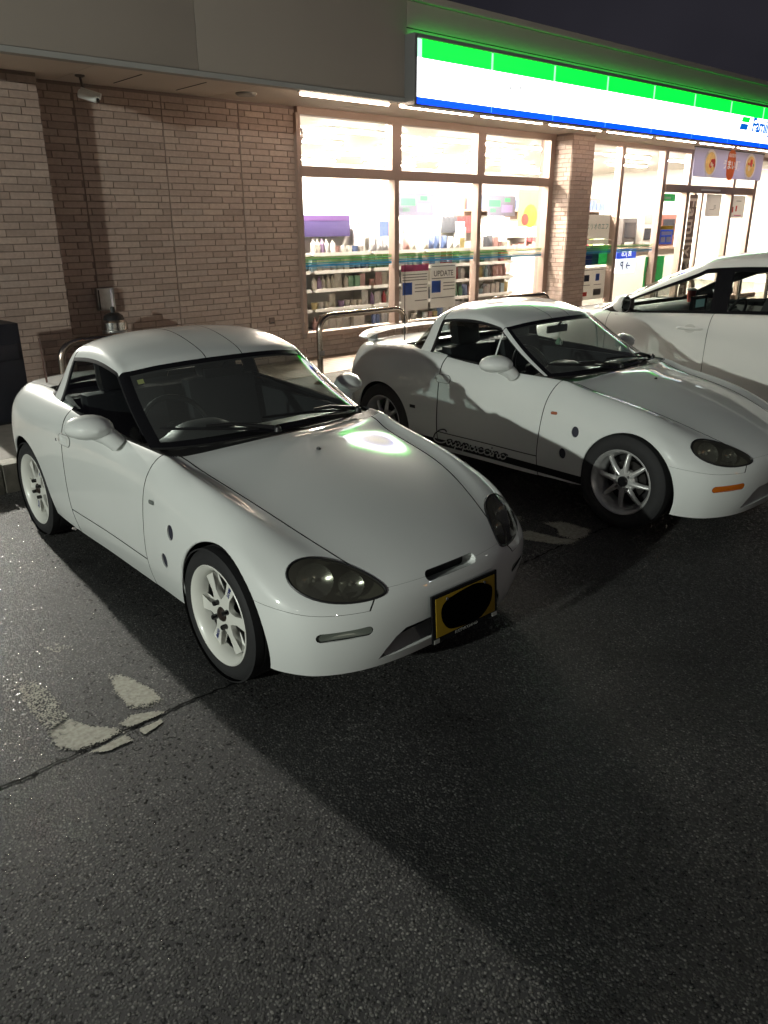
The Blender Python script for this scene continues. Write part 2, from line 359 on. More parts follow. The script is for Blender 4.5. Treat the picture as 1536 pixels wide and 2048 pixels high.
def worn_paint():
    if 'worn_paint' in MATS: return MATS['worn_paint']
    m = bpy.data.materials.new('worn_paint'); m.use_nodes = True; nt = m.node_tree; b = nt.nodes['Principled BSDF']; L = nt.links.new; out = nt.nodes['Material Output']
    tc = N(nt, 'ShaderNodeTexCoord'); n1 = N(nt, 'ShaderNodeTexNoise'); n1.inputs['Scale'].default_value = 26; n1.inputs['Detail'].default_value = 10; n1.inputs['Roughness'].default_value = .8
    at = N(nt, 'ShaderNodeAttribute'); at.attribute_name = 'wear'
    L(tc.outputs['Object'], n1.inputs['Vector'])
    ad = N(nt, 'ShaderNodeMath', operation='ADD'); L(n1.outputs['Fac'], ad.inputs[0]); L(at.outputs['Fac'], ad.inputs[1])
    vs_ = N(nt, 'ShaderNodeTexVoronoi'); vs_.inputs['Scale'].default_value = 125; L(tc.outputs['Object'], vs_.inputs['Vector']); vm = N(nt, 'ShaderNodeMapRange'); vm.inputs['From Min'].default_value = .3; vm.inputs['From Max'].default_value = .65; vm.inputs['To Min'].default_value = .03; vm.inputs['To Max'].default_value = -.17; L(vs_.outputs['Distance'], vm.inputs['Value'])
    ad2 = N(nt, 'ShaderNodeMath', operation='ADD'); L(ad.outputs['Value'], ad2.inputs[0]); L(vm.outputs['Result'], ad2.inputs[1]); ad = ad2
    st = N(nt, 'ShaderNodeMapRange'); st.inputs['From Min'].default_value = .50; st.inputs['From Max'].default_value = .54; L(ad.outputs['Value'], st.inputs['Value'])
    n2 = N(nt, 'ShaderNodeTexNoise'); n2.inputs['Scale'].default_value = 60; n2.inputs['Detail'].default_value = 5; L(tc.outputs['Object'], n2.inputs['Vector'])
    cr = N(nt, 'ShaderNodeValToRGB'); cr.color_ramp.elements[0].position = .3; cr.color_ramp.elements[0].color = (.24, .23, .19, 1); cr.color_ramp.elements[1].position = .7; cr.color_ramp.elements[1].color = (.42, .41, .34, 1)
    L(n2.outputs['Fac'], cr.inputs['Fac']); L(cr.outputs['Color'], b.inputs['Base Color']); b.inputs['Roughness'].default_value = .75
    bp = N(nt, 'ShaderNodeBump'); bp.inputs['Strength'].default_value = .25; bp.inputs['Distance'].default_value = .002; L(n2.outputs['Fac'], bp.inputs['Height']); L(bp.outputs['Normal'], b.inputs['Normal'])
    tr = N(nt, 'ShaderNodeBsdfTransparent'); mx = N(nt, 'ShaderNodeMixShader'); L(st.outputs['Result'], mx.inputs['Fac']); L(tr.outputs['BSDF'], mx.inputs[1]); L(b.outputs['BSDF'], mx.inputs[2]); L(mx.outputs['Shader'], out.inputs['Surface'])
    MATS['worn_paint'] = m; return m
def paint_patch(name, pts, label, z=.004, solid=.30, closed=True):
    """worn marking: polygon filled with rings; 'wear' falls off to the rim so that its edge is ragged"""
    P = [Vector((x, y, z)) for x, y in pts]; Q = []
    for i in range(len(P)):
        a, b = P[i], P[(i + 1) % len(P)]; k = max(1, int((b - a).length / .03)); Q += [a.lerp(b, j / k) for j in range(k)]
    c = sum(Q, Vector()) / len(Q); Q = [c + (q - c) * 1.22 for q in Q]; V, F = fill_grid(Q, 8); k = len(Q)
    o = obj(name, V, F, worn_paint()); me = o.data; at = me.attributes.new('wear', 'FLOAT', 'POINT')
    for i in range(len(V)): at.data[i].value = -.20 + min(1, (i // k) / 2.6) * (solid * .95 + .20)
    tag(o, label, 'road marking', 'worn white parking-bay line remnants'); return o
paint_patch('parking_line_remnant', [(-1.33, .52), (-1.25, .47), (-1.235, .3), (-1.245, .12), (-1.28, .08), (-1.34, .06), (-1.345, .28)], 'long ragged white paint streak on the lit asphalt beside the six-spoke wheel', solid=.12)
paint_patch('parking_line_remnant', [(-1.25, .13), (-1.21, .03), (-1.14, -.05), (-1.145, -.08), (-1.20, -.085), (-1.30, -.075), (-1.345, -.02), (-1.34, .10)], 'solid white paint blob touching the pavement crack at the foot of the streak', solid=.34)
paint_patch('parking_line_remnant', [(-1.14, -.105), (-1.13, -.15), (-1.22, -.15), (-1.27, -.115)], 'narrow sliver of white paint just across the crack below the blob', solid=.34)
paint_patch('parking_line_remnant', [(-1.02, .31), (-.97, .25), (-.935, .10), (-.94, .01), (-1.0, .0), (-1.055, .04), (-1.055, .16)], 'oval white paint patch between the streak and the white wheel', solid=.30)
paint_patch('parking_line_remnant', [(-1.125, -.03), (-1.07, -.005), (-.985, -.05), (-.97, -.075), (-1.05, -.075), (-1.11, -.07)], 'white paint chip lying against the crack below the oval patch', solid=.36)
paint_patch('parking_line_remnant', [(-1.09, -.105), (-1.0, -.105), (-1.0, -.125), (-1.09, -.15)], 'tiny white paint chip in front of the crack', solid=.34)
paint_patch('parking_line_remnant', [(1.62, .17), (1.72, .10), (1.74, -.08), (1.66, -.13), (1.54, -.12), (1.52, -.02), (1.60, .05)], 'rounded white paint loop end between the two roadsters', solid=.34)
paint_patch('parking_line_remnant', [(1.36, .22), (1.46, .14), (1.50, -.05), (1.56, -.14), (1.46, -.145), (1.40, -.08), (1.33, .08)], 'curved white paint bar between the two roadsters', solid=.30)
paint_patch('parking_line_remnant', [(1.50, .52), (1.58, .45), (1.62, .30), (1.55, .26), (1.48, .38)], 'faint scrap of white paint beside the roadster nose', solid=.08)
paint_patch('parking_line_remnant', [(-1.15, .72), (-1.05, .70), (-1.03, .62), (-1.12, .62)], 'very faint speck of white paint near the door of the roadster', solid=.02)

# kerb blocks along the shop front
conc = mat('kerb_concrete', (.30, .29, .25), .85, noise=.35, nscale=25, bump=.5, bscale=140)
conc_f = mat('kerb_face_dark', (.075, .068, .055), .9, noise=.5, nscale=14, bump=.5, bscale=140)  # darker tone for the front faces of the blocks
kerb = empty('kerb', (0, 0, 0)); tag(kerb, kind='structure')
km = None
for i in range(28):
    x0 = -3.6 + .6 * i
    if km is None:
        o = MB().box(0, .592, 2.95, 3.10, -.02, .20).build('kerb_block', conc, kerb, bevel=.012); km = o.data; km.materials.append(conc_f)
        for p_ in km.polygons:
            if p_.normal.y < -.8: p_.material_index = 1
    else: o = link('kerb_block', km, kerb)
    o.location = (x0, random.uniform(-.003, .003), random.uniform(-.002, .002))
w = MB().box(-3.6, 18, 3.105, 4.12, -.02, .195).build('walkway', mat('walkway_concrete', (.20, .185, .165), .85, noise=.3, nscale=12, bump=.4, bscale=180)); tag(w, kind='structure')
def tile_mat():
    m = bpy.data.materials.new('walkway_tiles'); m.use_nodes = True; nt = m.node_tree; b = nt.nodes['Principled BSDF']; L = nt.links.new
    tc = N(nt, 'ShaderNodeTexCoord'); bk = N(nt, 'ShaderNodeTexBrick'); bk.offset = 0; bk.inputs['Scale'].default_value = 1; bk.inputs['Brick Width'].default_value = .1; bk.inputs['Row Height'].default_value = .1; bk.inputs['Mortar Size'].default_value = .004
    bk.inputs['Color1'].default_value = (.34, .27, .21, 1); bk.inputs['Color2'].default_value = (.29, .23, .18, 1); bk.inputs['Mortar'].default_value = (.12, .10, .085, 1)
    L(tc.outputs['Object'], bk.inputs['Vector']); L(bk.outputs['Color'], b.inputs['Base Color']); b.inputs['Roughness'].default_value = .45
    bp = N(nt, 'ShaderNodeBump'); bp.invert = True; bp.inputs['Strength'].default_value = .6; bp.inputs['Distance'].default_value = .004; L(bk.outputs['Fac'], bp.inputs['Height']); L(bp.outputs['Normal'], b.inputs['Normal'])
    return m
w = MB().box(-3.6, 18, 4.12, 5.3, -.02, .20).build('walkway_paving', tile_mat()); tag(w, kind='structure')

# ------------------------------------------------------------------ the convenience store
WY = 5.05
store = empty('convenience_store', (3, WY, 0), 0, 'brick-tiled convenience store with lit shop windows and grey fascia', 'building'); store_off = Vector((3, WY, 0))
def sp(o):  # parent to the store keeping world coordinates
    o.parent = store; o.matrix_parent_inverse = Matrix.Translation(-store_off); return o
mortar = mat('dark_mortar', (.23, .17, .15), .9, noise=.2, nscale=60)
def brick_mat(i, c): return mat('brick_tile_%d' % i, c, .6, noise=.22, nscale=35, bump=.25, bscale=260)
BR = [brick_mat(0, (0.416, 0.31, 0.26)), brick_mat(1, (0.383, 0.287, 0.24)), brick_mat(2, (0.449, 0.341, 0.284)), brick_mat(3, (0.35, 0.261, 0.217)), brick_mat(4, (0.409, 0.317, 0.27))]
BL, BH, PX, PZ = .228, .0525, .235, .0585
bmesh_cache = {}
def brick_mesh(k, L):
    key = (k, round(L, 2))
    if key not in bmesh_cache:
        mb = MB(); l = round(L, 2); c = .0015
        mb.add([(0, 0, 0), (l, 0, 0), (l, 0, BH), (0, 0, BH), (c, -.008, c), (l - c, -.008, c), (l - c, -.008, BH - c), (c, -.008, BH - c)], [(4, 5, 6, 7), (0, 1, 5, 4), (1, 2, 6, 5), (2, 3, 7, 6), (3, 0, 4, 7)])
        bmesh_cache[key] = mesh('brick', mb.V, mb.F, BR[k])
    return bmesh_cache[key]
def brick_field(part, segs, zlo, zhi, y, rot=None, origin=None, limit=300, seed=1, cam_xy=(-1.96, -2.43)):
    """segs: list of (x0, x1) runs between control joints. Bricks become children of part"""
    rd = random.Random(seed); L = []
    nr = int((zhi - zlo) / PZ)
    for r in range(nr):
        z = zlo + r * PZ + .004
        for x0, x1 in segs:
            x = x0 - (PX * ((r % 2) * .5 + rd.choice((0, 0, .17, .33))) % PX)
            while x < x1 - .02:
                a = max(x, x0 + .003); b = min(x + BL, x1 - .003)
                if b - a > .018: L.append((a, z, b - a))
                x += PX
    L.sort(key=lambda q: abs(q[0] - 1.6))
    rest = MB()
    mats = []
    for i, (x, z, l) in enumerate(L):
        k = rd.choice((0, 0, 0, 1, 1, 2, 2, 3, 4)); dy = rd.uniform(-.0012, .0012)
        if i < limit:
            o = link('brick', brick_mesh(k, l), part)
            if rot: o.location = (origin[0], origin[1] - x, z); o.rotation_euler = (0, 0, rot)
            else: o.location = (x, y + dy, z)
            o.matrix_parent_inverse = Matrix.Identity(4)
        else:
            c = .0015; rest.add([(x, y, z), (x + l, y, z), (x + l, y, z + BH), (x, y, z + BH), (x + c, y - .008, z + c), (x + l - c, y - .008, z + c), (x + l - c, y - .008, z + BH - c), (x + c, y - .008, z + BH - c)], [(4, 5, 6, 7), (0, 1, 5, 4), (1, 2, 6, 5), (2, 3, 7, 6), (3, 0, 4, 7)]); mats.append(k)
    if rest.V:
        o = obj('brick_courses', rest.V, rest.F); me = o.data
        for m_ in BR: me.materials.append(m_)
        for p in me.polygons: p.material_index = mats[p.index // 5]
        o.parent = part; o['kind'] = 'stuff'
    return len(L)
def part_world(name, mb, m, **kw):
    o = mb.build(name, m, **kw); return sp(o)
SOF = 2.86
wall = part_world('brick_wall', MB().box(.45, 3.42, WY + .001, WY + .20, .19, SOF + .3), mortar)
brick_field(wall, [(.45, 1.05), (1.055, 1.88), (1.885, 2.72), (2.725, 3.42)], .20, SOF, WY, seed=2)
lowwall = part_world('low_brick_wall', MB().box(3.42, 8.0, WY + .001, WY + .20, .19, .445), mortar)
brick_field(lowwall, [(3.42, 4.86), (4.865, 6.36), (6.365, 8.0)], .20, .445, WY, seed=3)
pier = part_world('brick_pier', MB().box(-.20, .66, 4.781, WY, .19, SOF + .3), mortar)
brick_field(pier, [(-.20, .66)], .20, SOF, 4.78, seed=4)
column = part_world('brick_column', MB().box(7.941, 8.47, 4.701, WY + .2, .19, SOF + .2), mortar)
brick_field(column, [(7.94, 8.47)], .20, SOF, 4.70, seed=5, limit=140)
brick_field(column, [(-.35, -.003)], .20, SOF, 0, rot=-math.pi / 2, origin=(7.941, 4.701 , 0), seed=6, limit=160)
fas = mat('fascia_metal', (.36, .31, .265), .42, .0, bump=.02, bscale=3, noise=.05, nscale=2)
trim = mat('fascia_trim', (.34, .33, .31), .4)
fp = part_world('fascia_backing', MB().box(-.6, 20, 3.856, 4.0, 2.83, 3.74), mat('dark_gap', (.03, .03, .03), .8))
x = -.6
for i, xe in enumerate((1.63, 3.93)):
    part_world('fascia_panel', MB().box(x + .002, xe - .002, 3.845, 3.86, 2.86, 3.69), fas, bevel=.002); x = xe
part_world('fascia_panel', MB().box(3.932, 20, 3.845, 3.86, 3.47, 3.69), fas, bevel=.002)
part_world('fascia_panel', MB().box(3.932, 20, 3.846, 3.86, 2.86, 3.46), fas)
part_world('fascia_lip', MB().box(-.62, 20, 3.83, 3.92, 2.815, 2.855), trim, bevel=.003)
part_world('roof_coping', MB().box(-.62, 20, 3.81, 4.2, 3.695, 3.76), fas, bevel=.004)
part_world('roof', MB().box(-.6, 20, 4.0, 13.4, 3.2, 3.6), fas)
sofm = mat('soffit_board', (.70, .61, .53), .6, noise=.06, nscale=4)
xs = [-.6, .9, 2.4, 3.9, 5.4, 6.9, 8.4, 9.9, 11.4, 12.9, 14.4, 20]
for a, b in zip(xs[:-1], xs[1:]): part_world('soffit_panel', MB().box(a + .002, b - .002, 3.93, WY + .02, SOF, SOF + .03), sofm)
part_world('soffit_backing', MB().box(-.6, 20, 3.9, WY + .1, SOF + .031, SOF + .1), mat('dark_gap', (.03, .03, .03), .8))
# slim tube lights tucked behind the lip of the fascia
tube_on = mat('tube_light_on', (.9, .85, .78), .5, emit=(1.0, .76, .57), estr=30.0)
x = 2.72
while x < 15:
    t_ = empty('soffit_light', (x, 4.0, 2.85)); sp(t_); t_.location = (x, 4.0, 2.85)
    MB().box(0, 1.14, -.012, .012, -.03, .012).build('light_tray', mat('light_tray', (.7, .68, .63), .5), t_); MB().tube([(.03, 0, -.042), (1.11, 0, -.042)], .014, 8).build('light_tube', tube_on, t_, smooth=True)
    x += 1.24
# window bays
alu = mat('bronze_aluminium', (.34, .25, .21), .42, .35)
wf = MB(); wf.box(3.42, 7.94, 4.985, 5.10, 2.785, 2.865); wf.box(3.42, 7.94, 4.985, 5.10, 2.18, 2.285); wf.box(3.42, 7.94, 4.97, 5.10, .445, .50); wf.box(3.40, 3.455, 4.99, 5.10, .49, 2.8)
wf.box(7.83, 7.95, 4.99, 5.10, .49, 2.8)
for xm in (4.855, 6.36): wf.box(xm - .075, xm + .075, 4.986, 5.101, 2.27, 2.80); wf.box(xm - .037, xm + .037, 4.988, 5.099, .48, 2.2)
part_world('window_frame', wf, alu, fix=True)
shop_glass = glass('shop_glass', (.97, .975, .96), 1.38)
for a, b in ((3.455, 4.818), (4.892, 6.323), (6.397, 7.83)): part_world('window_pane', MB().box(a, b, 5.04, 5.046, .50, 2.18), shop_glass)
for a, b in ((3.455, 4.78), (4.93, 6.285), (6.435, 7.83)): part_world('window_pane', MB().box(a, b, 5.04, 5.046, 2.285, 2.785), shop_glass)
# stripe film on the panes
for i, (z0, z1, c_) in enumerate(((1.327, 1.337, (.30, .55, .10)), (1.302, 1.320, (.16, .50, .16)), (1.283, 1.290, (.30, .55, .10)), (1.262, 1.276, (.05, .35, .35)), (1.228, 1.254, (.05, .30, .55)), (1.212, 1.219, (.10, .40, .60)))):
    sm = mat('stripe_film_%d' % i, c_, .4)
    for a, b in ((3.46, 4.81), (4.90, 6.32), (6.40, 7.82), (8.75, 9.66), (9.76, 10.93)): part_world('stripe_film', MB().box(a, b, 5.036, 5.0395, z0, z1), sm)
# entrance side: tall panes, door head, sliding doors
wf = MB(); wf.box(8.47, 15.2, 4.985, 5.10, 2.80, 2.865); wf.box(8.47, 15.2, 4.985, 5.10, .195, .28)
for xm, w_ in ((8.52, .05), (9.70, .045), (11.0, .055), (14.45, .06)): wf.box(xm - w_, xm + w_, 4.986, 5.10, .2, 2.81)
wf.box(11.05, 14.40, 4.96, 5.12, 2.17, 2.29); 
for xm in (11.86, 13.55): wf.box(xm - .05, xm + .05, 4.987, 5.098, .2, 2.80)
for xm in (12.35, 12.62): wf.box(xm - .035, xm + .035, 5.105, 5.145, .2, 2.17)
part_world('entrance_frame', wf, alu)
for a, b in ((8.57, 9.655), (9.745, 10.945), (11.055, 11.81), (11.91, 13.5), (13.6, 14.39), (14.51, 15.2)): part_world('window_pane', MB().box(a, b, 5.04, 5.046, .28, 2.80), shop_glass)
part_world('door_sensor', MB().box(12.25, 12.95, 4.945, 4.96, 2.205, 2.235), mat('light_tray', (.7, .68, .63), .5))
# inside of the shop
inner = mat('shop_wall_white', (.80, .78, .74), .6); flo = mat('shop_floor', (.55, .50, .44), .25)
part_world('shop_floor', MB().box(3.3, 19, WY + .2, 13, .10, .21), flo)
part_world('shop_ceiling', MB().box(3.3, 19, WY + .1, 13, 3.0, 3.05), inner)
part_world('shop_back_wall', MB().box(3.3, 19, 13, 13.1, .1, 3.1), inner)
part_world('shop_side_wall', MB().box(3.22, 3.35, WY + .2, 13, .1, 3.1), inner); part_world('shop_side_wall', MB().box(19, 19.1, WY + .1, 13, .1, 3.1), inner)
part_world('rear_building', MB().box(-.19, 3.2, WY + .2, 6.2, -.02, 3.2), fas)
lm = mat('ceiling_lamp_on', (.9, .9, .9), .5, emit=(1.0, .90, .78), estr=480.0)
for yy in (5.8, 7.3, 8.8, 10.4, 12.0):
    for xx in (3.9, 6.3, 8.7, 11.1, 13.5, 15.9):
        t_ = empty('ceiling_light', (0, 0, 0)); sp(t_); t_.location = (xx, yy, 2.99)
        MB().box(-.75, .75, -.10, .10, -.03, .008).build('light_tray', mat('light_tray', (.7, .68, .63), .5), t_); MB().box(-.72, .72, -.08, .08, -.045, -.031).build('light_tube', lm, t_)
# round cover and panel joint marks on the soffit
part_world('soffit_cover', MB().lathe([(.0, -.025), (.085, -.022), (.10, -.01), (.10, .0)], 28, 'z', (2.55, 4.60, SOF)), trim, smooth=True)
for xx in (1.35, 1.95): part_world('soffit_slot', MB().box(xx, xx + .012, 4.3, 4.85, SOF - .003, SOF - .0005), mat('dark_gap', (.03, .03, .03), .8))
# ------------------------------------------------------------------ backlit fascia sign
sg = empty('store_sign', (3.93, 3.845, 2.80), 0, 'long backlit white sign with green top band and blue bottom strip over the shop windows', 'sign')
so = Vector((3.93, 3.845, 2.80))
def sgp(o): o.parent = sg; o.matrix_parent_inverse = Matrix.Translation(-so); return o
SX1 = 19.0; SYF = 3.72
sign_w = mat('sign_white_lit', (.9, .9, .9), .35, emit=(.95, .98, 1.0), estr=5.0)
sign_g = mat('sign_green_lit', (.02, .5, .08), .3, emit=(.0, 1.0, .022), estr=3.2)
sign_b = mat('sign_blue_lit', (.01, .1, .6), .3, emit=(.0, .045, 1.0), estr=2.6)
sign_gw = mat('sign_divider_lit', (.5, .9, .6), .3, emit=(.45, 1.0, .60), estr=1.1)
frm = mat('sign_frame_grey', (.20, .20, .20), .4, .3)
sgp(MB().box(3.94, SX1, SYF, 3.84, 2.862, 3.20).build('white_panel', sign_w))
x = 3.93; i = 0
cuts = [4.02, 5.07, 6.15, 7.22, 8.30, 9.38, 10.47, 11.56, 12.65, 13.74, 14.83, 15.92, 17.0, 18.1, 19.0]
sgp(MB().box(3.945, 4.018, SYF + .001, 3.84, 3.201, 3.36).build('divider', mat('sign_end_lit', (.6, .9, .7), .3, emit=(.55, 1, .75), estr=1.3)))
for a, b in zip(cuts[:-1], cuts[1:]):
    sgp(MB().box(a, b - .03, SYF + .002, 3.84, 3.202, 3.36).build('green_panel', sign_g)); sgp(MB().box(b - .029, b - .001, SYF, 3.84, 3.202, 3.36).build('divider', sign_gw))
    sgp(MB().box(a if a > 4.02 else 3.95, b - .012, SYF - .004, 3.84, 2.80, 2.860).build('blue_panel', sign_b))
    sgp(MB().box(b - .011, b - .001, SYF - .003, 3.84, 2.802, 2.858).build('joint_glow', mat('sign_joint_lit', (.2, .6, 1), .3, emit=(.12, .5, 1), estr=1.2)))
sgp(MB().box(3.90, 3.938, SYF - .02, 3.842, 2.785, 3.40).build('end_cap', frm, bevel=.003))
sgp(MB().box(3.94, SX1, SYF - .02, 3.80, 3.364, 3.40).build('top_rail', frm, bevel=.003))
sgp(MB().box(3.94, SX1, SYF - .01, 3.84, 2.782, 2.797).build('bottom_rail', frm))
sgp(MB().box(3.99, SX1, 3.802, 3.838, 3.37, 3.398).build('top_glow_strip', mat('sign_green_top', (.02, .5, .08), .3, emit=(.01, 1.0, .08), estr=9.0)))
# logo squares and name
blue_t = mat('sign_logo_blue', (.0, .12, .45), .4, emit=(.0, .13, .62), estr=1.0)
def skew(x0, x1, z0, z1, s=.04): return [(x0, z0), (x1, z0), (x1 + s, z1), (x0 + s, z1)]
sgp(MB().prism(skew(10.83, 11.08, 3.115, 3.19), SYF - .006, SYF - .0005, 'y').build('logo_green_square', sign_g))
sgp(MB().prism(skew(10.79, 11.04, 3.01, 3.095), SYF - .006, SYF - .0005, 'y').build('logo_blue_square', blue_t))
t = text_mesh('sign_lettering', 'FamilyMart', .27, blue_t, None, FRONT(11.20, SYF - .004, 3.09), .003, .1, 'LEFT', .008); sgp(t)
gm = mat('sign_faint_print', (.2, .2, .2), .6, emit=(.5, .5, .5), estr=1.0)
for a, b, z0, z1 in ((5.30, 5.37, 3.105, 3.112), (5.285, 5.38, 3.077, 3.088), (5.43, 5.45, 3.07, 3.09), (5.50, 5.54, 3.07, 3.082), (5.655, 5.68, 3.045, 3.085), (5.82, 5.845, 3.06, 3.10), (5.815, 5.84, 3.035, 3.043), (5.95, 6.02, 3.04, 3.046), (5.94, 6.03, 3.015, 3.023)):
    sgp(MB().box(a - .3, b - .3, SYF - .002, SYF - .0005, z0, z1).build('name_stroke', gm))
# ------------------------------------------------------------------ the two white roadsters
BODY = [
 [(0,-.565,.150),(.20,-.560,.150),(.38,-.530,.150),(.52,-.465,.152),(.585,-.405,.155),(.628,-.345,.16),(.648,-.30,.165),(.655,-.26,.17),(.66,-.21,.17)],
 [(0,-.600,.235),(.20,-.595,.235),(.39,-.562,.235),(.54,-.490,.24),(.610,-.420,.24),(.650,-.355,.245),(.668,-.305,.25),(.675,-.265,.25),(.678,-.21,.25)],
 [(0,-.622,.335),(.20,-.616,.335),(.40,-.580,.335),(.55,-.508,.335),(.625,-.435,.34),(.662,-.365,.345),(.680,-.31,.35),(.686,-.265,.35),(.688,-.21,.35)],
 [(0,-.622,.415),(.20,-.614,.415),(.39,-.578,.415),(.54,-.510,.42),(.617,-.437,.43),(.657,-.365,.44),(.678,-.305,.445),(.685,-.26,.45),(.688,-.205,.45)],
 [(0,-.602,.475),(.19,-.588,.475),(.34,-.556,.475),(.48,-.497,.475),(.577,-.430,.485),(.637,-.355,.495),(.668,-.29,.505),(.68,-.245,.51),(.685,-.195,.51)],
 [(0,-.530,.534),(.19,-.515,.532),(.36,-.470,.53),(.475,-.415,.545),(.56,-.355,.556),(.622,-.285,.562),(.660,-.23,.565),(.680,-.185,.54),(.686,-.15,.51)],
 [(0,-.360,.606),(.22,-.345,.603),(.42,-.290,.599),(.51,-.240,.622),(.58,-.190,.633),(.635,-.14,.622),(.668,-.10,.59),(.684,-.08,.53),(.69,-.06,.46)],
 [(0,-.120,.687),(.25,-.110,.677),(.47,-.080,.666),(.548,-.050,.690),(.613,-.02,.672),(.662,0,.612),(.688,0,.52),(.695,0,.40),(.69,0,.30)],
 [(0,.120,.746),(.26,.130,.733),(.495,.150,.711),(.565,.170,.736),(.627,.20,.708),(.67,.21,.63),(.69,.22,.50),(.69,.22,.34),(.662,.22,.20)],
 [(0,.300,.783),(.26,.320,.770),(.515,.360,.748),(.58,.380,.772),(.634,.40,.738),(.672,.425,.65),(.686,.44,.50),(.683,.45,.33),(.652,.45,.185)],
 [(0,.440,.802),(.27,.460,.795),(.535,.485,.783),(.595,.495,.80),(.640,.525,.752),(.671,.56,.655),(.681,.585,.50),(.678,.60,.315),(.645,.60,.178)],
 [(0,.80,.80),(.27,.80,.80),(.54,.80,.805),(.607,.83,.80),(.646,.84,.752),(.670,.85,.655),(.675,.86,.50),(.672,.86,.312),(.64,.86,.172)],
 [(0,1.15,.82),(.27,1.15,.82),(.54,1.15,.82),(.612,1.15,.812),(.650,1.15,.762),(.674,1.15,.66),(.678,1.15,.50),(.672,1.15,.312),(.64,1.15,.172)],
 [(0,1.47,.845),(.27,1.47,.845),(.54,1.47,.845),(.61,1.45,.832),(.654,1.46,.785),(.683,1.46,.68),(.689,1.47,.50),(.678,1.48,.312),(.645,1.48,.172)],
 [(0,1.80,.868),(.25,1.78,.868),(.48,1.76,.868),(.585,1.75,.853),(.656,1.75,.80),(.695,1.75,.69),(.697,1.75,.50),(.69,1.75,.33),(.66,1.75,.20)],
 [(0,2.00,.872),(.25,2.00,.872),(.465,2.03,.868),(.575,2.06,.852),(.652,2.06,.792),(.692,2.06,.68),(.695,2.06,.50),(.69,2.06,.35),(.67,2.06,.25)],
 [(0,2.32,.852),(.25,2.32,.85),(.45,2.30,.845),(.555,2.29,.822),(.637,2.28,.76),(.667,2.28,.65),(.677,2.28,.50),(.668,2.28,.36),(.66,2.28,.27)],
 [(0,2.56,.820),(.23,2.55,.818),(.42,2.51,.81),(.52,2.47,.785),(.585,2.44,.72),(.625,2.43,.63),(.637,2.43,.50),(.632,2.42,.37),(.64,2.41,.27)],
 [(0,2.655,.74),(.22,2.64,.74),(.40,2.60,.735),(.50,2.55,.715),(.57,2.51,.67),(.59,2.485,.60),(.61,2.475,.50),(.61,2.465,.38),(.60,2.45,.27)],
 [(0,2.69,.58),(.22,2.675,.58),(.40,2.64,.57),(.50,2.59,.56),(.56,2.55,.545),(.59,2.53,.525),(.605,2.515,.48),(.61,2.50,.38),(.60,2.48,.27)],
 [(0,2.66,.30),(.22,2.65,.30),(.40,2.62,.30),(.50,2.57,.30),(.55,2.54,.30),(.58,2.52,.29),(.59,2.50,.28),(.59,2.49,.27),(.59,2.48,.26)],
]
TOP = [
 [(0,.465,.812),(.22,.480,.809),(.42,.530,.803),(.548,.600,.80),(.588,.640,.80),(.597,.655,.80),(.605,.67,.80)],
 [(0,.735,.957),(.21,.745,.954),(.40,.785,.943),(.515,.835,.926),(.555,.860,.915),(.580,.87,.865),(.605,.88,.80)],
 [(0,.965,1.085),(.20,.972,1.082),(.375,1.00,1.070),(.475,1.03,1.053),(.515,1.045,1.04),(.567,1.05,.93),(.609,1.06,.805)],
 [(0,1.035,1.125),(.20,1.04,1.121),(.37,1.065,1.106),(.465,1.09,1.086),(.510,1.10,1.062),(.565,1.10,.94),(.610,1.10,.808)],
 [(0,1.30,1.188),(.20,1.30,1.182),(.36,1.30,1.165),(.458,1.31,1.137),(.508,1.32,1.09),(.565,1.32,.95),(.611,1.32,.818)],
 [(0,1.54,1.176),(.20,1.54,1.170),(.36,1.55,1.150),(.458,1.57,1.118),(.510,1.60,1.065),(.563,1.62,.93),(.606,1.635,.832)],
 [(0,1.66,1.130),(.20,1.66,1.125),(.36,1.67,1.105),(.45,1.69,1.07),(.50,1.71,1.02),(.55,1.73,.92),(.588,1.75,.852)],
 [(0,1.95,.885),(.20,1.945,.885),(.36,1.92,.885),(.45,1.89,.883),(.50,1.87,.878),(.54,1.85,.868),(.57,1.83,.858)],
]
SB, ST = Surf(BODY), Surf(TOP)
FA = (-0.03, 0.283, 0.300); RA = (2.06, 0.285, 0.305)    # wheel arches: Y, Z, radius
paint = lambda: mat('white_car_paint', (0.72, 0.74, 0.72), 0.34, 0, 1.0, spec=.15, noise=.045, nscale=2.5)
black_plastic = lambda: mat('black_plastic', (0.012, 0.012, 0.013), 0.45)
gloss_black = lambda: mat('gloss_black_trim', (0.008, 0.008, 0.009), 0.15)
dark_in = lambda: mat('cabin_charcoal', (0.018, 0.018, 0.02), 0.62, noise=0.15, nscale=60)
rubber = lambda: mat('tyre_rubber', (0.014, 0.014, 0.015), 0.75, noise=0.3, nscale=40)
chrome = lambda: mat('bright_metal', (0.75, 0.75, 0.76), 0.18, 1.0)
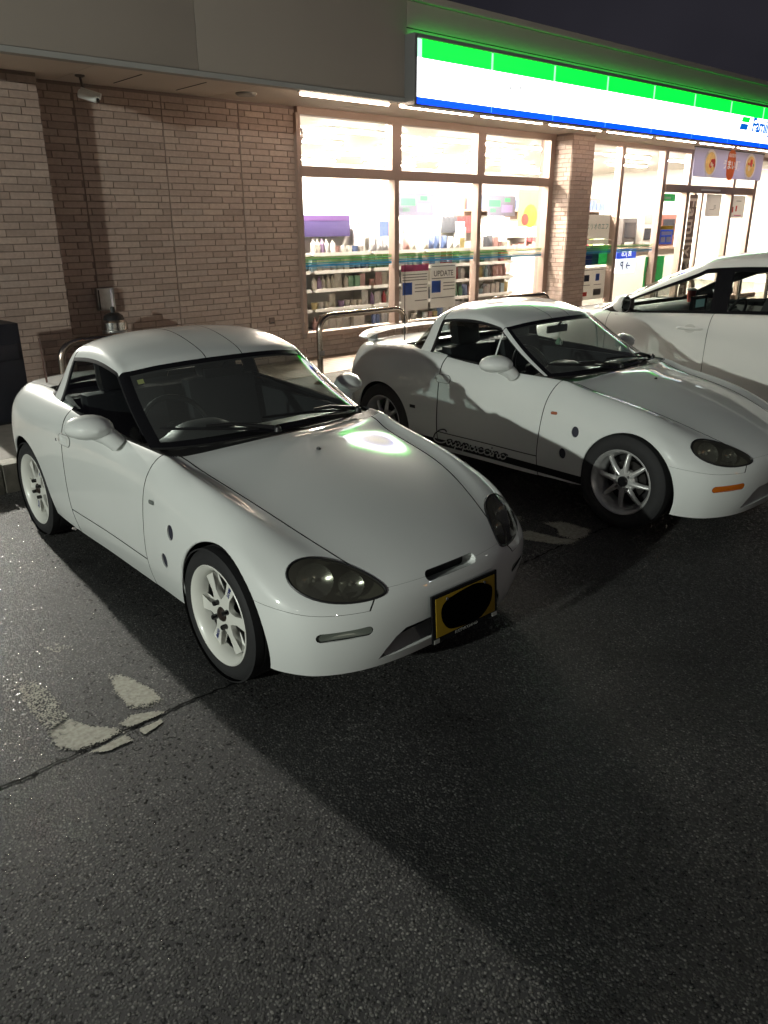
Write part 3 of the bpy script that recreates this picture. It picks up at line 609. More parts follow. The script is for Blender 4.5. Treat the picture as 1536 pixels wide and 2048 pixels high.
def head_outline(sx, n=40, scale=1.0):
    """tear-drop headlamp outline in a tilted plane: returns 3D points, plane normal"""
    c = Vector((.455, -.478, .518)); a = Vector((-.31, -.185, -.075)).normalized(); nn = Vector((.45, -.72, .55)); nn = (nn - a * nn.dot(a)).normalized(); b = nn.cross(a)
    if b.z < 0: b = -b
    pts = []
    for i in range(n):
        t = 2 * math.pi * i / n; x = -math.cos(t); y = math.sin(t)
        w = 0.078 * (1 - 0.30 * x - 0.10 * x * x)           # fuller at the outer end
        p = c + a * (0.178 * x * scale) + b * ((w * y + (-.016 * x)) * scale)
        pts.append(Vector((p.x * sx, p.y, p.z)))
    return pts, Vector((nn.x * sx, nn.y, nn.z)), Vector((a.x * sx, a.y, a.z)), Vector((b.x * sx, b.y, b.z)), Vector((c.x * sx, c.y, c.z))
def capsule3(p0, p1, up, h, n=8):
    p0, p1, up = Vector(p0), Vector(p1), Vector(up).normalized(); d = (p1 - p0).normalized(); out = []
    for i in range(n + 1): a = R(-90 + 180 * i / n); out.append(p1 + d * (h * math.cos(a)) + up * (h * math.sin(a)))
    for i in range(n + 1): a = R(90 + 180 * i / n); out.append(p0 + d * (h * math.cos(a)) + up * (h * math.sin(a)))
    return out
def ellipse3(c, ax, ay, rx, ry, n=24):
    c, ax, ay = Vector(c), Vector(ax), Vector(ay); return [c + ax * (rx * math.cos(2 * math.pi * i / n)) + ay * (ry * math.sin(2 * math.pi * i / n)) for i in range(n)]
INTAKE = [(-.338, .190), (-.318, .235), (-.285, .280), (-.245, .308), (-.12, .314), (0, .315), (.12, .314), (.245, .308), (.285, .280), (.318, .235), (.338, .190),
          (.29, .190), (.22, .194), (.12, .198), (0, .199), (-.12, .198), (-.22, .194), (-.29, .190)]
ROAD = {}
def roadster_meshes():
    if ROAD: return ROAD
    allp = [SB.patch(0, 20, -8, 8, .1, .1)]
    bv, _, tris = ref_of([SB.patch(0, 20, -8, 8, .06, .08)]); ROAD['bv'] = bv
    cyl = lambda sx, A: (lambda m: m)(prism_dir([(sx * .42, A[0] + A[2] * math.cos(2 * math.pi * i / 56), A[1] + A[2] * math.sin(2 * math.pi * i / 56)) for i in range(56)], (sx, 0, 0), 0, .45))
    def heads():
        r = []
        for s in (-1, 1):
            o, n, *_ = head_outline(s); r.append(prism_dir(o, n, -.065, .2))
        return r
    slot = lambda: prism_dir(capsule3((-.115, -.6, .476), (.115, -.6, .476), (0, .35, .94), .021), (0, -1, .35), -.10, .1)
    intake = lambda: prism_dir([(x, -.6, z) for x, z in INTAKE], (0, -1, 0), -.22, .15)
    fogs = lambda: [prism_dir(capsule3((s * .555, -.50, .336), (s * .400, -.575, .340), (0, 0, 1), .0185), (s * .42, -.9, 0), -.10, .15) for s in (-1, 1)]
    vents = lambda s: [prism_dir(ellipse3((s * .66, y, z), (0, 1, 0), (0, 0, 1), .026, .033), (s, 0, 0), -.06, .2) for y, z in ((.325, .525), (.405, .375))]
    P = paint(); g = .0027
    def fin(key, me, cutters):
        me = cut(me, cutters); smooth_from(me, bv, None, tris); ROAD[key] = me
    fin('front_bumper', shell_mesh('front_bumper', [SB.patch(0, 3, -8, -2, .1, .1, 0), SB.patch(0, 4, -2, 2, .1, .1, 0), SB.patch(0, 3, 2, 8, .1, .1, 0)], P), heads() + [slot(), intake()] + fogs() + [cyl(-1, FA), cyl(1, FA)])
    fin('hood', shell_mesh('hood', [SB.patch(4, 9.93, -2, 2, .1, .1, g)], P), heads() + [slot()])
    for s, nm in ((-1, 'R'), (1, 'L')):
        v = lambda a, b: (a, b) if s > 0 else (-b, -a)
        fin('fender' + nm, shell_mesh('front_fender', [SB.patch(3, 10, *v(2, 8), .1, .1, g)], P), heads()[:1 if s < 0 else 2][-1:] + [cyl(s, FA)] + vents(s))
        fin('door' + nm, shell_mesh('door', [SB.patch(10, 13, *v(3, 7.02), .06, .1, g)], P), [])
        fin('sill' + nm, shell_mesh('sill', [SB.patch(10, 13, *v(7.02, 8), .1, .1, g)], P), [])
        fin('quarter' + nm, shell_mesh('rear_quarter', [SB.patch(13, 19.9, *v(2.6, 8), .1, .1, g)], P), [cyl(s, RA)])
    fin('trunk', shell_mesh('trunk_lid', [SB.patch(14.6, 19.9, -2.6, 2.6, .1, .1, g)], P), [])
    # roof pieces
    bt, _, tt = ref_of([ST.patch(0, 7, -6, 6, .06, .08)])
    def top(key, nm, pl, m, thick=.006):
        me = shell_mesh(nm, pl, m, thick); smooth_from(me, bt, None, tt); ROAD[key] = me
    top('windshield', 'windshield', [ST.patch(.13, 1.90, -3, 3, .06, .12)], glass('windshield_glass', (.70, .76, .74), 1.5, haze=.10), 0)  # pale haze in the glass stands in for a reflection
    top('wframe', 'windshield_frame', [ST.patch(0, .13, -4.05, 4.05, .065, .1), ST.patch(1.9, 2.12, -4.05, 4.05, .055, .1), ST.patch(.13, 1.9, -4.05, -3, .06, .12), ST.patch(.13, 1.9, 3, 4.05, .06, .12)], gloss_black(), .012)
    top('roofc', 'roof_panel', [ST.patch(2.12, 4.97, -.5, .5, .06, .1, .0018)], P)
    for s, nm in ((-1, 'R'), (1, 'L')):
        v = lambda a, b: (a, b) if s > 0 else (-b, -a)
        top('roof' + nm, 'roof_panel', [ST.patch(2.12, 4.97, *v(.5, 4.02), .06, .08, .0018)], P)
        top('side' + nm, 'side_window', [ST.patch(.35, 4.95, *v(4.14, 5.93), .06, .1)], glass('side_glass', (.70, .75, .74), 1.5), 0)
        top('seal' + nm, 'window_seal', [ST.patch(.35, 5.0, *v(4.02, 4.16), .08, .07), ST.patch(.2, 5.0, *v(5.9, 6), .08, .05), ST.patch(4.92, 5.0, *v(4.02, 6), .04, .1)], black_plastic(), .01)
    top('hoop', 'rear_hoop', [ST.patch(5, 5.75, -6, 6, .06, .08, .0018)], P)
    top('rear', 'rear_window', [ST.patch(5.85, 6.9, -5.6, 5.6, .06, .1)], glass('side_glass', (.70, .75, .74), 1.5), 0)
    top('rframe', 'rear_window_frame', [ST.patch(5.75, 5.85, -6, 6, .05, .1), ST.patch(6.9, 7, -6, 6, .05, .1), ST.patch(5.85, 6.9, -6, -5.6, .06, .1), ST.patch(5.85, 6.9, 5.6, 6, .06, .1)], black_plastic(), .008)
    return ROAD

def wheel_six(name, parent, loc, sx, rim_m):
    """white six-spoke wheel; axis X, face towards sx"""
    w = empty(name, loc, parent=parent); r = .203
    mb = MB(); mb.lathe([(.188, -.10), (.215, -.085), (.250, -.078), (.268, -.062), (.272, -.03), (.272, .03), (.268, .062), (.252, .078), (.225, .083), (.206, .076), (.202, .06), (.198, -.1)], 64, 'x')
    t = mb.build('tyre', rubber(), w, smooth=True)
    mb = MB()
    for k in range(3): mb.lathe([(.2665, -.05 + .045 * k), (.2735, -.046 + .045 * k), (.2735, -.012 + .045 * k), (.2665, -.008 + .045 * k)], 64, 'x')
    mb.build('tread', rubber(), w)
    mb = MB(); mb.lathe([(.196, -.09), (.197, .055), (.206, .068), (.208, .075), (.203, .079), (.196, .075), (.187, .067), (.177, .052), (.171, .036), (.168, .018)], 64, 'x')
    mb.build('rim', rim_m, w, smooth=True, ang=50)
    MB().lathe([(.035, -.014), (.150, -.014), (.163, -.012), (.168, .004)], 48, 'x').build('spoke_gap_shade', mat('spoke_gap_black', (.015, .015, .015), .7), w)  # black disc added as the shade in the gaps between the spokes
    # six tapered spokes: plan outline of the hub and the spokes, extruded and dished
    pts = []
    for k in range(6):
        a0 = R(60 * k + 27)
        for da, rr in ((-30, .062), (-21, .070), (-11, .095), (-8, .135), (-10.5, .168), (10.5, .168), (8, .135), (11, .095), (21, .070)):
            pts.append((rr * math.cos(a0 + R(da)), rr * math.sin(a0 + R(da)), rr))
    n = len(pts); z = lambda q: .043 - .008 * (q / .164) ** 1.5
    V = [(z(q) + .012, y, x) for x, y, q in pts] + [(z(q) - .010, y, x) for x, y, q in pts] + [(.056, 0, 0), (.01, 0, 0)]
    F = [(i, (i + 1) % n, 2 * n) for i in range(n)] + [(n + i, 2 * n + 1, n + (i + 1) % n) for i in range(n)] + [(i, n + i, n + (i + 1) % n, (i + 1) % n) for i in range(n)]
    MB().add(V, F).build('spokes', rim_m, w, smooth=True, ang=40)
    MB().lathe([(.0, .066), (.024, .064), (.030, .058), (.032, .04)], 20, 'x').build('centre_cap', mat('worn_brown_cap', (.035, .025, .02), .5, .4), w, smooth=True)
    for k in range(4):
        a = R(90 * k + 30); MB().lathe([(.0, .078), (.0095, .077), (.0105, .07), (.0105, .03)], 6, 'x', (0, .05 * math.cos(a), .05 * math.sin(a))).build('lug_nut', gloss_black(), w)
    MB().lathe([(0.03, -.006), (.105, -.006), (.108, -.012), (.03, -.0125)], 40, 'x').build('brake_disc', mat('brake_iron', (.05, .047, .045), .45, .8), w)
    MB().lathe([(.06, -.06), (.19, -.06), (.19, -.085)], 32, 'x').build('hub_backing', black_plastic(), w)
    for k, s in ((0, 'RAYS'), (3, 'RAYS')):
        a = R(60 * k + 27); d = Vector((0, math.sin(a), math.cos(a))); o = d * .125
        q = (.0506, o.y, o.z); xa = -d; za = Vector((1, 0, 0)); ya = za.cross(xa)
        text_mesh('spoke_lettering', s, .021, mat('blue_print', (.02, .03, .16), .5), w, frame(q, xa, ya, za), .0008, .2, bold=.0006)
    w.rotation_euler = (0, 0, math.pi if sx < 0 else 0)
    return w
def wheel_eight(name, parent, loc, sx, rim_m):
    """silver eight-spoke wheel with round-backed spokes and dark cap"""
    w = empty(name, loc, parent=parent)
    mb = MB(); mb.lathe([(.175, -.10), (.21, -.088), (.255, -.08), (.278, -.062), (.284, -.03), (.284, .03), (.278, .062), (.256, .08), (.22, .085), (.196, .077), (.190, .06), (.186, -.1)], 64, 'x')
    mb.build('tyre', rubber(), w, smooth=True)
    mb = MB(); mb.lathe([(.183, -.09), (.184, .06), (.193, .068), (.195, .074), (.190, .078), (.181, .070), (.170, .046), (.165, .020), (.158, .012), (.154, -.02), (.175, -.09)], 64, 'x')
    mb.build('rim', rim_m, w, smooth=True, ang=50)
    for k in range(8):
        a = R(45 * k + 4); d = Vector((0, math.sin(a), math.cos(a))); b = Vector((0, math.cos(a), -math.sin(a))); mb = MB()
        rings = []
        for rr, hw, x in ((.045, .020, .045), (.075, .0175, .047), (.11, .0145, .043), (.145, .013, .034), (.168, .0145, .024)):
            rings.append([d * rr + b * (hw * math.cos(R(t))) + Vector((x - .016 + .022 * max(0, math.sin(R(t))), 0, 0)) for t in range(0, 181, 20)])
        m = len(rings[0]); V = [v for q in rings for v in q]
        mb.add(V, [(i * m + j, (i + 1) * m + j, (i + 1) * m + j + 1, i * m + j + 1) for i in range(4) for j in range(m - 1)])
        mb.build('spoke', rim_m, w, smooth=True)
    MB().lathe([(0, .04), (.062, .04), (.07, .03), (.07, .0)], 32, 'x').build('hub', rim_m, w, smooth=True)
    MB().lathe([(0, .058), (.026, .056), (.031, .05), (.032, .03)], 24, 'x').build('centre_cap', gloss_black(), w, smooth=True)
    for k in range(4):
        a = R(90 * k + 45); MB().lathe([(.0, .056), (.008, .056), (.009, .05), (.009, .02)], 6, 'x', (0, .052 * math.cos(a), .052 * math.sin(a))).build('lug_nut', mat('grey_steel', (.3, .3, .3), .35, 1), w)
    MB().lathe([(.03, -.02), (.112, -.02), (.114, -.028), (.03, -.03)], 40, 'x').build('brake_disc', mat('brake_iron', (.05, .047, .045), .45, .8), w)
    MB().lathe([(.06, -.06), (.18, -.06), (.18, -.085)], 32, 'x').build('hub_backing', black_plastic(), w)
    w.rotation_euler = (0, 0, math.pi if sx < 0 else 0)
    return w

def make_roadster(name, loc, rz, cfg, label, group):
    M = roadster_meshes(); car = empty(name, loc, rz, label, 'car', group); bv = M['bv']
    for key, nm in (('front_bumper', 'front_bumper'), ('hood', 'hood'), ('fenderR', 'front_fender'), ('fenderL', 'front_fender'), ('doorR', 'door'), ('doorL', 'door'), ('sillR', 'sill'), ('sillL', 'sill'),
                    ('quarterR', 'rear_quarter'), ('quarterL', 'rear_quarter'), ('trunk', 'trunk_lid'), ('wframe', 'windshield_frame'), ('windshield', 'windshield'), ('roofc', 'roof_panel'), ('roofR', 'roof_panel'), ('roofL', 'roof_panel'),
                    ('sideR', 'side_window'), ('sideL', 'side_window'), ('sealR', 'window_seal'), ('sealL', 'window_seal'), ('hoop', 'rear_hoop'), ('rear', 'rear_window'), ('rframe', 'rear_window_frame')):
        o = link(nm, M[key], car)
        if key in ('doorR', 'doorL'): cfg.setdefault('_doors', {})[key[-1]] = o
    doors = cfg.pop('_doors')
    # black sheet added behind the panel gaps to keep the seams dark
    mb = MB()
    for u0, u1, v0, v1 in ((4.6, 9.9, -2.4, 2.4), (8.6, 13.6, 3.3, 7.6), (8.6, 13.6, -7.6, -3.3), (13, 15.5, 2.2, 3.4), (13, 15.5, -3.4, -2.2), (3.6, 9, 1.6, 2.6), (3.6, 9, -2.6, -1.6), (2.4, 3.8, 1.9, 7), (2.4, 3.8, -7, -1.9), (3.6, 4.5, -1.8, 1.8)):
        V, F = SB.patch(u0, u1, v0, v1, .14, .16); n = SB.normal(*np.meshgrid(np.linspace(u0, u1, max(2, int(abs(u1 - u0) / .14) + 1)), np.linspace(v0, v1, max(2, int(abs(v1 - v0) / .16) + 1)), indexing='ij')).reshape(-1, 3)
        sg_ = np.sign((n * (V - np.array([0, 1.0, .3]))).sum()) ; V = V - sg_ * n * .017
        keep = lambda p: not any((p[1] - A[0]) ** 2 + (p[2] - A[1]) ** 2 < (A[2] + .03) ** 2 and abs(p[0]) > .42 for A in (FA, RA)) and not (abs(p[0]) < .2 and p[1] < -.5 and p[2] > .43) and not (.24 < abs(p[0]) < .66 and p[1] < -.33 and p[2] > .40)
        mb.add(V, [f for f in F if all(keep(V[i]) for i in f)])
    mb.build('seam_shade_sheet', black_plastic(), car, fix=False)
    # underside, wheel wells, cabin tub
    mb = MB(); mb.box(-.43, .43, -.50, 2.5, .17, .46); mb.box(-.61, .61, .34, 1.70, .185, .30); mb.box(-.55, .55, 2.40, 2.52, .3, .55); mb.box(-.38, .38, -.50, -.42, .33, .43)
    mb.build('underbody', black_plastic(), car)
    for s in (-1, 1):
        for A in (FA, RA):
            mb = MB(); a = [(A[0] + (A[2] + .012) * math.cos(R(t)), A[1] + (A[2] + .012) * math.sin(R(t))) for t in range(-20, 201, 10)]
            n = len(a); V = [(s * .42, y, z) for y, z in a] + [(s * (.64 if A is FA else .655), y, z) for y, z in a]
            mb.add(V, [(i, i + 1, n + i + 1, n + i) for i in range(n - 1)] + [tuple(range(n))]); mb.build('wheel_well', black_plastic(), car)
            # rolled lip of the arch, body colour
            lip = []
            for t in range(-20, 201, 4):
                h = bv.ray_cast(Vector((s * 1.2, A[0] + (A[2] + .001) * math.cos(R(t)), A[1] + (A[2] + .001) * math.sin(R(t)))), Vector((-s, 0, 0)), 1.0)
                if h[0] is not None and (not lip or abs(h[0].x - s * .0062 - lip[-1].x) < .02): lip.append(h[0] - Vector((s * .0062, 0, 0)))
            MB().tube(lip, .0055, 8).build('arch_lip', paint(), car, smooth=True)
    mb = MB()
    mb.box(-.585, -.555, .50, 1.75, .25, .785); mb.box(.555, .585, .50, 1.75, .25, .785); mb.box(-.55, .55, 1.66, 1.70, .25, .84); mb.box(-.55, .55, .50, 1.70, .24, .27); mb.box(-.57, .57, 1.70, 1.95, .80, .835)
    mb.box(-.55, .55, .44, .50, .25, .74)
    mb.build('cabin_tub', dark_in(), car)
    # inner faces of roof
    V, F = ST.patch(2.1, 5.7, -4.0, 4.0, .2, .3, 0, -.022, 1); n = ST.normal(np.array([4.]), np.array([0.]))[0]
    if n[2] < 0: V, F = ST.patch(2.1, 5.7, -4.0, 4.0, .2, .3, 0, .022, 1)
    obj('headliner', V, F, dark_in(), car, True)
    # dashboard: lofted top with a hood over the gauges
    nx, ny = 41, 15; V = []; F = []
    for i in range(nx):
        x = -.56 + 1.12 * i / (nx - 1)
        for j in range(ny):
            t = j / (ny - 1); y = .50 + .36 * t + .09 * abs(x / .56) ** 2 * (1 - t); z = .775 + .02 * math.sin(t * 2.4) - .10 * max(0, t - .72) / .28
            z += .058 * math.exp(-((x + .28) / .15) ** 4) * math.exp(-((t - .66) / .36) ** 4) - .03 * (1 - math.exp(-((x + .28) / .2) ** 4)) * t * t
            V.append((x, y, z))
    F = [(i * ny + j, (i + 1) * ny + j, (i + 1) * ny + j + 1, i * ny + j + 1) for i in range(nx - 1) for j in range(ny - 1)]
    d = obj('dashboard', V, F, mat('dash_vinyl', (.035, .035, .034), .38, bump=.1, bscale=500), car, True)
    MB().box(-.54, .54, .84, .86, .40, .70).build('dashboard_front', dark_in(), d)
    for s in (-1, 1): MB().add(*[(lambda a: a)(x) for x in ([(s * .50, .60, .803), (s * .42, .57, .803), (s * .41, .60, .806), (s * .49, .63, .806)], [(0, 1, 2, 3)])]).build('defroster_vent', black_plastic(), d, fix=False)
    # steering wheel on the right (driver) side
    sw = empty('steering_wheel', (-.29, .965, .755), parent=car); sw.rotation_euler = (R(62), 0, 0)
    MB().tube([(.178 * math.cos(R(a)), .178 * math.sin(R(a)), 0) for a in range(0, 360, 12)], .0135, 8, closed=True).build('steering_rim', mat('leather_black', (.02, .02, .02), .3), sw, smooth=True)
    mb = MB(); mb.tube([(-.17, 0, 0), (.17, 0, 0)], .012, 8); mb.tube([(0, 0, 0), (0, -.17, 0)], .012, 8); mb.lathe([(0, .025), (.05, .02), (.06, -.01)], 20); mb.tube([(0, 0, -.01), (0, -.02, -.2)], .025, 8)
    mb.build('steering_spokes', dark_in(), sw)
    for sx in (-.29, .29):
        st = empty('seat', (sx, 1.25, .28), parent=car)
        mb = MB(); mb.box(-.22, .22, -.22, .22, 0, .14); mb.build('seat_cushion', dark_in(), st, bevel=.045)
        mb = MB(); mb.prism([(.16, .10), (.30, .10), (.37, .60), (.27, .60)], -.22, .22, 'x'); mb.build('seat_back', dark_in(), st, bevel=.04)
        mb = MB(); mb.prism([(.28, .60), (.37, .60), (.39, .77), (.31, .77)], -.12, .12, 'x'); mb.build('headrest', mat('leather_black', (.02, .02, .02), .3), st, bevel=.035)
    # rear-view mirror
    mm = MB(); mm.box(-.11, .11, .985, 1.005, .985, 1.035); rm = mm.build('rear_view_mirror', black_plastic(), car, bevel=.008); MB().tube([(0, .99, 1.03), (0, .965, 1.06)], .008, 6).build('mirror_stem', black_plastic(), rm)
    # cowl strip under the windshield and wipers
    V, F = SB.patch(9.93, 10.25, -2.9, 2.9, .08, .1, 0, .0, 1); obj('cowl', V, F, black_plastic(), car, True)
    def on_glass(u, v, o=.014):
        p = ST(np.array([u]), np.array([v]))[0]; n = ST.normal(np.array([u]), np.array([v]))[0]; n = n if n[2] > 0 else -n; return Vector(p + n * o)
    for (vp, ve, ue, um) in ((-.3, -2.75, .42, .08), (2.35, -.35, .30, .06)):
        wp = empty('wiper', parent=car); base = on_glass(.02, vp, .02); tip = on_glass(ue, ve, .02)
        mid = on_glass((um + ue) / 2, (vp * .45 + ve * .55), .035)
        MB().tube([base - Vector((0, .03, -.005)), base, base.lerp(mid, .6) + Vector((0, 0, .012)), mid], [.013, .011, .009, .006], 8).build('wiper_arm', black_plastic(), wp, smooth=True)
        MB().lathe([(0, .022), (.014, .018), (.018, 0)], 14, 'z', base - Vector((0, .03, .012))).build('wiper_pivot', black_plastic(), wp, smooth=True)
        pl = [on_glass(um + (ue - um) * t, vp + (ve - vp) * (.12 + .88 * t), .011 + .008 * math.sin(math.pi * t)) for t in [i / 12 for i in range(13)]]
        MB().tube(pl, [.004] + [.007] * 11 + [.004], 6).build('wiper_blade', black_plastic(), wp, smooth=True)
    # washer nozzle
    h = bv.ray_cast(Vector((.0, .22, 1.2)), Vector((0, 0, -1))); MB().lathe([(0, .012), (.008, .009), (.011, 0)], 10, 'z', h[0]).build('washer_nozzle', black_plastic(), car, smooth=True)
    # headlamps
    for s in (-1, 1):
        hl = empty('headlight', parent=car); ol, n, a, b, c = head_outline(s)
        edge = project(bv, ol, n, off=.001)
        o96, *_ = head_outline(s, 40, .965); V, F = fill_grid(o96, 7); V = project(bv, V, n, off=.0025)
        cc = project(bv, [c], n)[0]
        V2 = [v + n * (.006 * max(0, 1 - ((v - cc).length / .19) ** 2)) for v in V]
        obj('lens', V2, F, glass('smoked_lens', (.66, .67, .62), 1.5, haze=.20), hl, True)
        MB().tube(edge, .0048, 8, closed=True).build('lens_seal', black_plastic(), hl, smooth=True)
        V3, F3 = fill_grid(head_outline(s, 40, 1.02)[0], 5); V3 = [v - n * (.035 + .03 * (1 - min(1, ((v - cc).length / .19)) ** 2)) for v in project(bv, V3, n)]
        obj('lamp_housing', V3, F3, mat('smoked_housing', (.16, .155, .13), .4, .3), hl, True)
        for da, db, rr, dep in ((-.075, -.002, .064, .03), (.055, -.004, .046, .022)):
            k = project(bv, [c + a * da + b * db], n)[0] - n * .022
            V = []; F = []; m = 24
            for q in range(7):
                f = q / 6
                for i in range(m): t = 2 * math.pi * i / m; V.append(k + a * (rr * f * math.cos(t) * 1.05) + b * (rr * f * math.sin(t)) - n * (dep * (1 - f * f)))
            F = [(q * m + i, q * m + (i + 1) % m, (q + 1) * m + (i + 1) % m, (q + 1) * m + i) for q in range(6) for i in range(m)]
            rf = obj('reflector', V, F, mat('lamp_reflector', (.52, .53, .49), .22, .9), hl, True)
            MB().lathe([(0, .012), (.006, .010), (.008, 0)], 10, 'z', (0, 0, 0)).build('bulb', mat('bulb_glass', (.5, .5, .48), .1, .6), rf, smooth=True).location = k - n * dep * .5
    # corner lamps in the bumper
    for s in (-1, 1):
        ol = capsule3((s * .555, -.50, .336), (s * .400, -.575, .340), (0, 0, 1), .0185); n = Vector((s * .42, -.9, 0)).normalized()
        fl = empty('corner_lamp', parent=car)
        V, F = fill_grid(ol, 3); V = [v - n * .002 for v in project(bv, V, n)]
        if cfg['corner'] == 'amber': obj('lens', V, F, mat('amber_lens', (.55, .13, .01), .12, 0, 1.0), fl, True)
        else: obj('lens', V, F, glass('clear_lens', (.75, .78, .75), 1.5), fl, True)
        V, F = fill_grid(ol, 3); V = [v - n * (.008 + .016 * ((i // len(ol)) / 3)) for i, v in enumerate(project(bv, V, n))]
        obj('lamp_housing', V, F, mat('lamp_chrome', (.50, .51, .48), .30, .55), fl, True)
        MB().tube(project(bv, ol, n, off=-.004), .003, 6, closed=True).build('lens_seal', black_plastic(), fl, smooth=True)
    # dark backs of intake, nose slot and side vents
    V, F = fill_grid([(x * 1.05, -.47, .245 + (z - .245) * 1.3) for x, z in INTAKE], 2); obj('intake_back', V, F, black_plastic(), car)
    MB().box(-.17, .17, -.53, -.51, .42, .50).build('nose_slot_back', black_plastic(), car)
    ol = capsule3((-.115, -.6, .476), (.115, -.6, .476), (0, .35, .94), .0208); fr_ = project(bv, ol, (0, -1, .35), off=-.004); n_ = len(ol); dn = Vector((0, -1, .35)).normalized()
    V = [Vector(q) for q in fr_] + [Vector(q) - dn * .07 for q in fr_]; obj('nose_slot_wall', V, [(i, (i + 1) % n_, n_ + (i + 1) % n_, n_ + i) for i in range(n_)], paint(), car, True)
    # painted ramp inside the lower intake
    V = []; 
    for i in range(25):
        x = -.30 + .60 * i / 24; h_ = bv.ray_cast(Vector((x, -1.2, .192)), Vector((0, 1, 0)), 1.0)[0]; e_ = 1 - (x / .31) ** 2
        V += [Vector((x, h_.y + .006, .188)), Vector((x * .98, h_.y + .05, .196 + .010 * e_)), Vector((x * .96, h_.y + .12, .200 + .030 * e_))]
    obj('intake_ramp', V, [(i * 3 + j, (i + 1) * 3 + j, (i + 1) * 3 + j + 1, i * 3 + j + 1) for i in range(24) for j in range(2)], paint(), car, True)
    for s in (-1, 1):
        for y, z in ((.325, .525), (.405, .375)):
            ol = ellipse3((s * .69, y, z), (0, 1, 0), (0, 0, 1), .0285, .0355); V, F = fill_grid(ol, 3); V = [v - Vector((s * .007, 0, 0)) for v in project(bv, V, (s, 0, 0))]
            obj('side_vent', V, F, mat('vent_mesh', (.02, .02, .035), .5), car, True)
        # side repeater
        ol = capsule3((s * .68, .475, .612), (s * .68, .505, .61), (0, 0, 1), .0095); V, F = fill_grid(ol, 3); V = [v + Vector((s * (.003 + .004 * (1 if i == len(V) - 1 else 0)), 0, 0)) for i, v in enumerate(project(bv, V, (s, 0, 0)))]
        obj('side_repeater', V, F, mat('repeater_' + cfg['corner'], (.30, .08, .04) if cfg['corner'] == 'amber' else (.16, .18, .17), .2, 0, 1.0), car, True)
        # door handle: recessed pad
        dr = doors['R' if s < 0 else 'L']
        ol = capsule3((s * .69, 1.385, .692), (s * .69, 1.465, .692), (0, 0, 1), .026); V, F = fill_grid(ol, 4)
        V = project(bv, V, (s, 0, 0)); k = len(ol); V = [v + Vector((s * (.004 if i < k else (.006 if i < 2 * k else .001)), 0, 0)) for i, v in enumerate(V)]
        hd = obj('door_handle', V, F, paint(), dr, True)
        MB().tube([v + Vector((-s * .003, 0, 0)) for v in V[:k]], .0034, 6, closed=True).build('handle_shade_ring', mat('handle_shadow_gap', (.16, .16, .15), .5), hd, smooth=True)  # dark ring painted as the shade round the recessed handle
        MB().lathe([(0, .004), (.008, .003), (.009, 0)], 12, 'x', (s * .700 if s > 0 else -.704, 1.475, .69)).build('door_lock', chrome(), hd, smooth=True)
        # door mirror: tear-drop shell on a stalk
        mr = empty('door_mirror', parent=car); V = []; F = []; m, q = 20, 14
        cx, cy, cz = s * .735, .925, .858
        for i in range(q + 1):
            t = i / q; y = -.105 + .135 * t; rr = (1 - (1 - min(1, t * 1.12)) ** 2.4) ** .55 * (1 - .10 * max(0, t - .8) / .2)
            for j in range(m):
                an = 2 * math.pi * j / m; V.append((cx + s * (.098 * rr * math.cos(an)), cy + y + .028 * rr * math.cos(an), cz + (.060 if math.sin(an) > 0 else .052) * rr * math.sin(an)))
        F = [(i * m + j, i * m + (j + 1) % m, (i + 1) * m + (j + 1) % m, (i + 1) * m + j) for i in range(q) for j in range(m)] + [tuple(range(m))]
        MB().add(V, F).build('mirror_shell', paint(), mr, smooth=True)
        e = V[-m:]; cc = sum((Vector(v) for v in e), Vector()) / m
        V = [cc + (Vector(v) - cc) * .9 + Vector((0, -.004, 0)) for v in e]
        obj('mirror_glass', V, [tuple(range(m)) if s > 0 else tuple(reversed(range(m)))], mat('mirror_silver', (.8, .8, .8), .03, 1.0), mr)
        MB().tube([(s * .640, .845, .782), (s * .655, .850, .800), (s * .675, .865, .822), (s * .70, .89, .845)], [.040, .041, .043, .050], 16).build('mirror_stalk', paint(), mr, smooth=True)
    # number plate and its frame
    if cfg.get('plate'):
        pl = empty('number_plate', (.03, -.648, .315), parent=car); pl.rotation_euler = (R(-4), 0, 0)
        MB().box(-.182, .182, -.004, .006, -.098, .098).build('plate_frame', gloss_black(), pl, bevel=.003)
        MB().box(-.165, .165, -.0075, -.003, -.074, .083).build('plate_face', mat('yellow_plate', (.26, .165, .008), .5, noise=.2, nscale=20), pl, bevel=.002)
        ol = [(.142 * math.copysign(abs(math.cos(R(a))) ** .8, math.cos(R(a))) * (1 + .05 * math.sin(R(3 * a))) + .004, .076 * math.copysign(abs(math.sin(R(a))) ** .8, math.sin(R(a))) * (1 + .04 * math.cos(R(5 * a))) + .004) for a in range(0, 360, 10)]
        MB().prism([(x, z) for x, z in ol], -.0105, -.007, 'y').build('plate_cover', mat('flat_black', (.002, .002, .002), .9, spec=0.0), pl)
        fm = mat('frame_lettering', (.30, .30, .28), .5)
        MB().box(-.178, -.150, -.0065, -.0035, -.096, -.080).build('frame_badge', fm, pl); MB().box(.150, .178, -.0065, -.0035, -.096, -.080).build('frame_badge', fm, pl)
        text_mesh('frame_text', 'KAPPUCCHINO', .018, fm, pl, FRONT(0, -.0045, -.087), .0006)
        for x in (-.105, .105): MB().lathe([(0, -.004), (.006, -.003), (.007, 0)], 10, 'y', (x, -.0075, .068)).build('plate_bolt', mat('grey_steel', (.3, .3, .3), .35, 1), pl)
    # wheels
    wf = cfg['wheel']; rr = cfg['wr']
    for y in (0, 2.06):
        for s in (-1, 1): wf('wheel', car, (s * (.605 if y == 0 else .60), y, rr), s, cfg['rim'])
    return car, doors
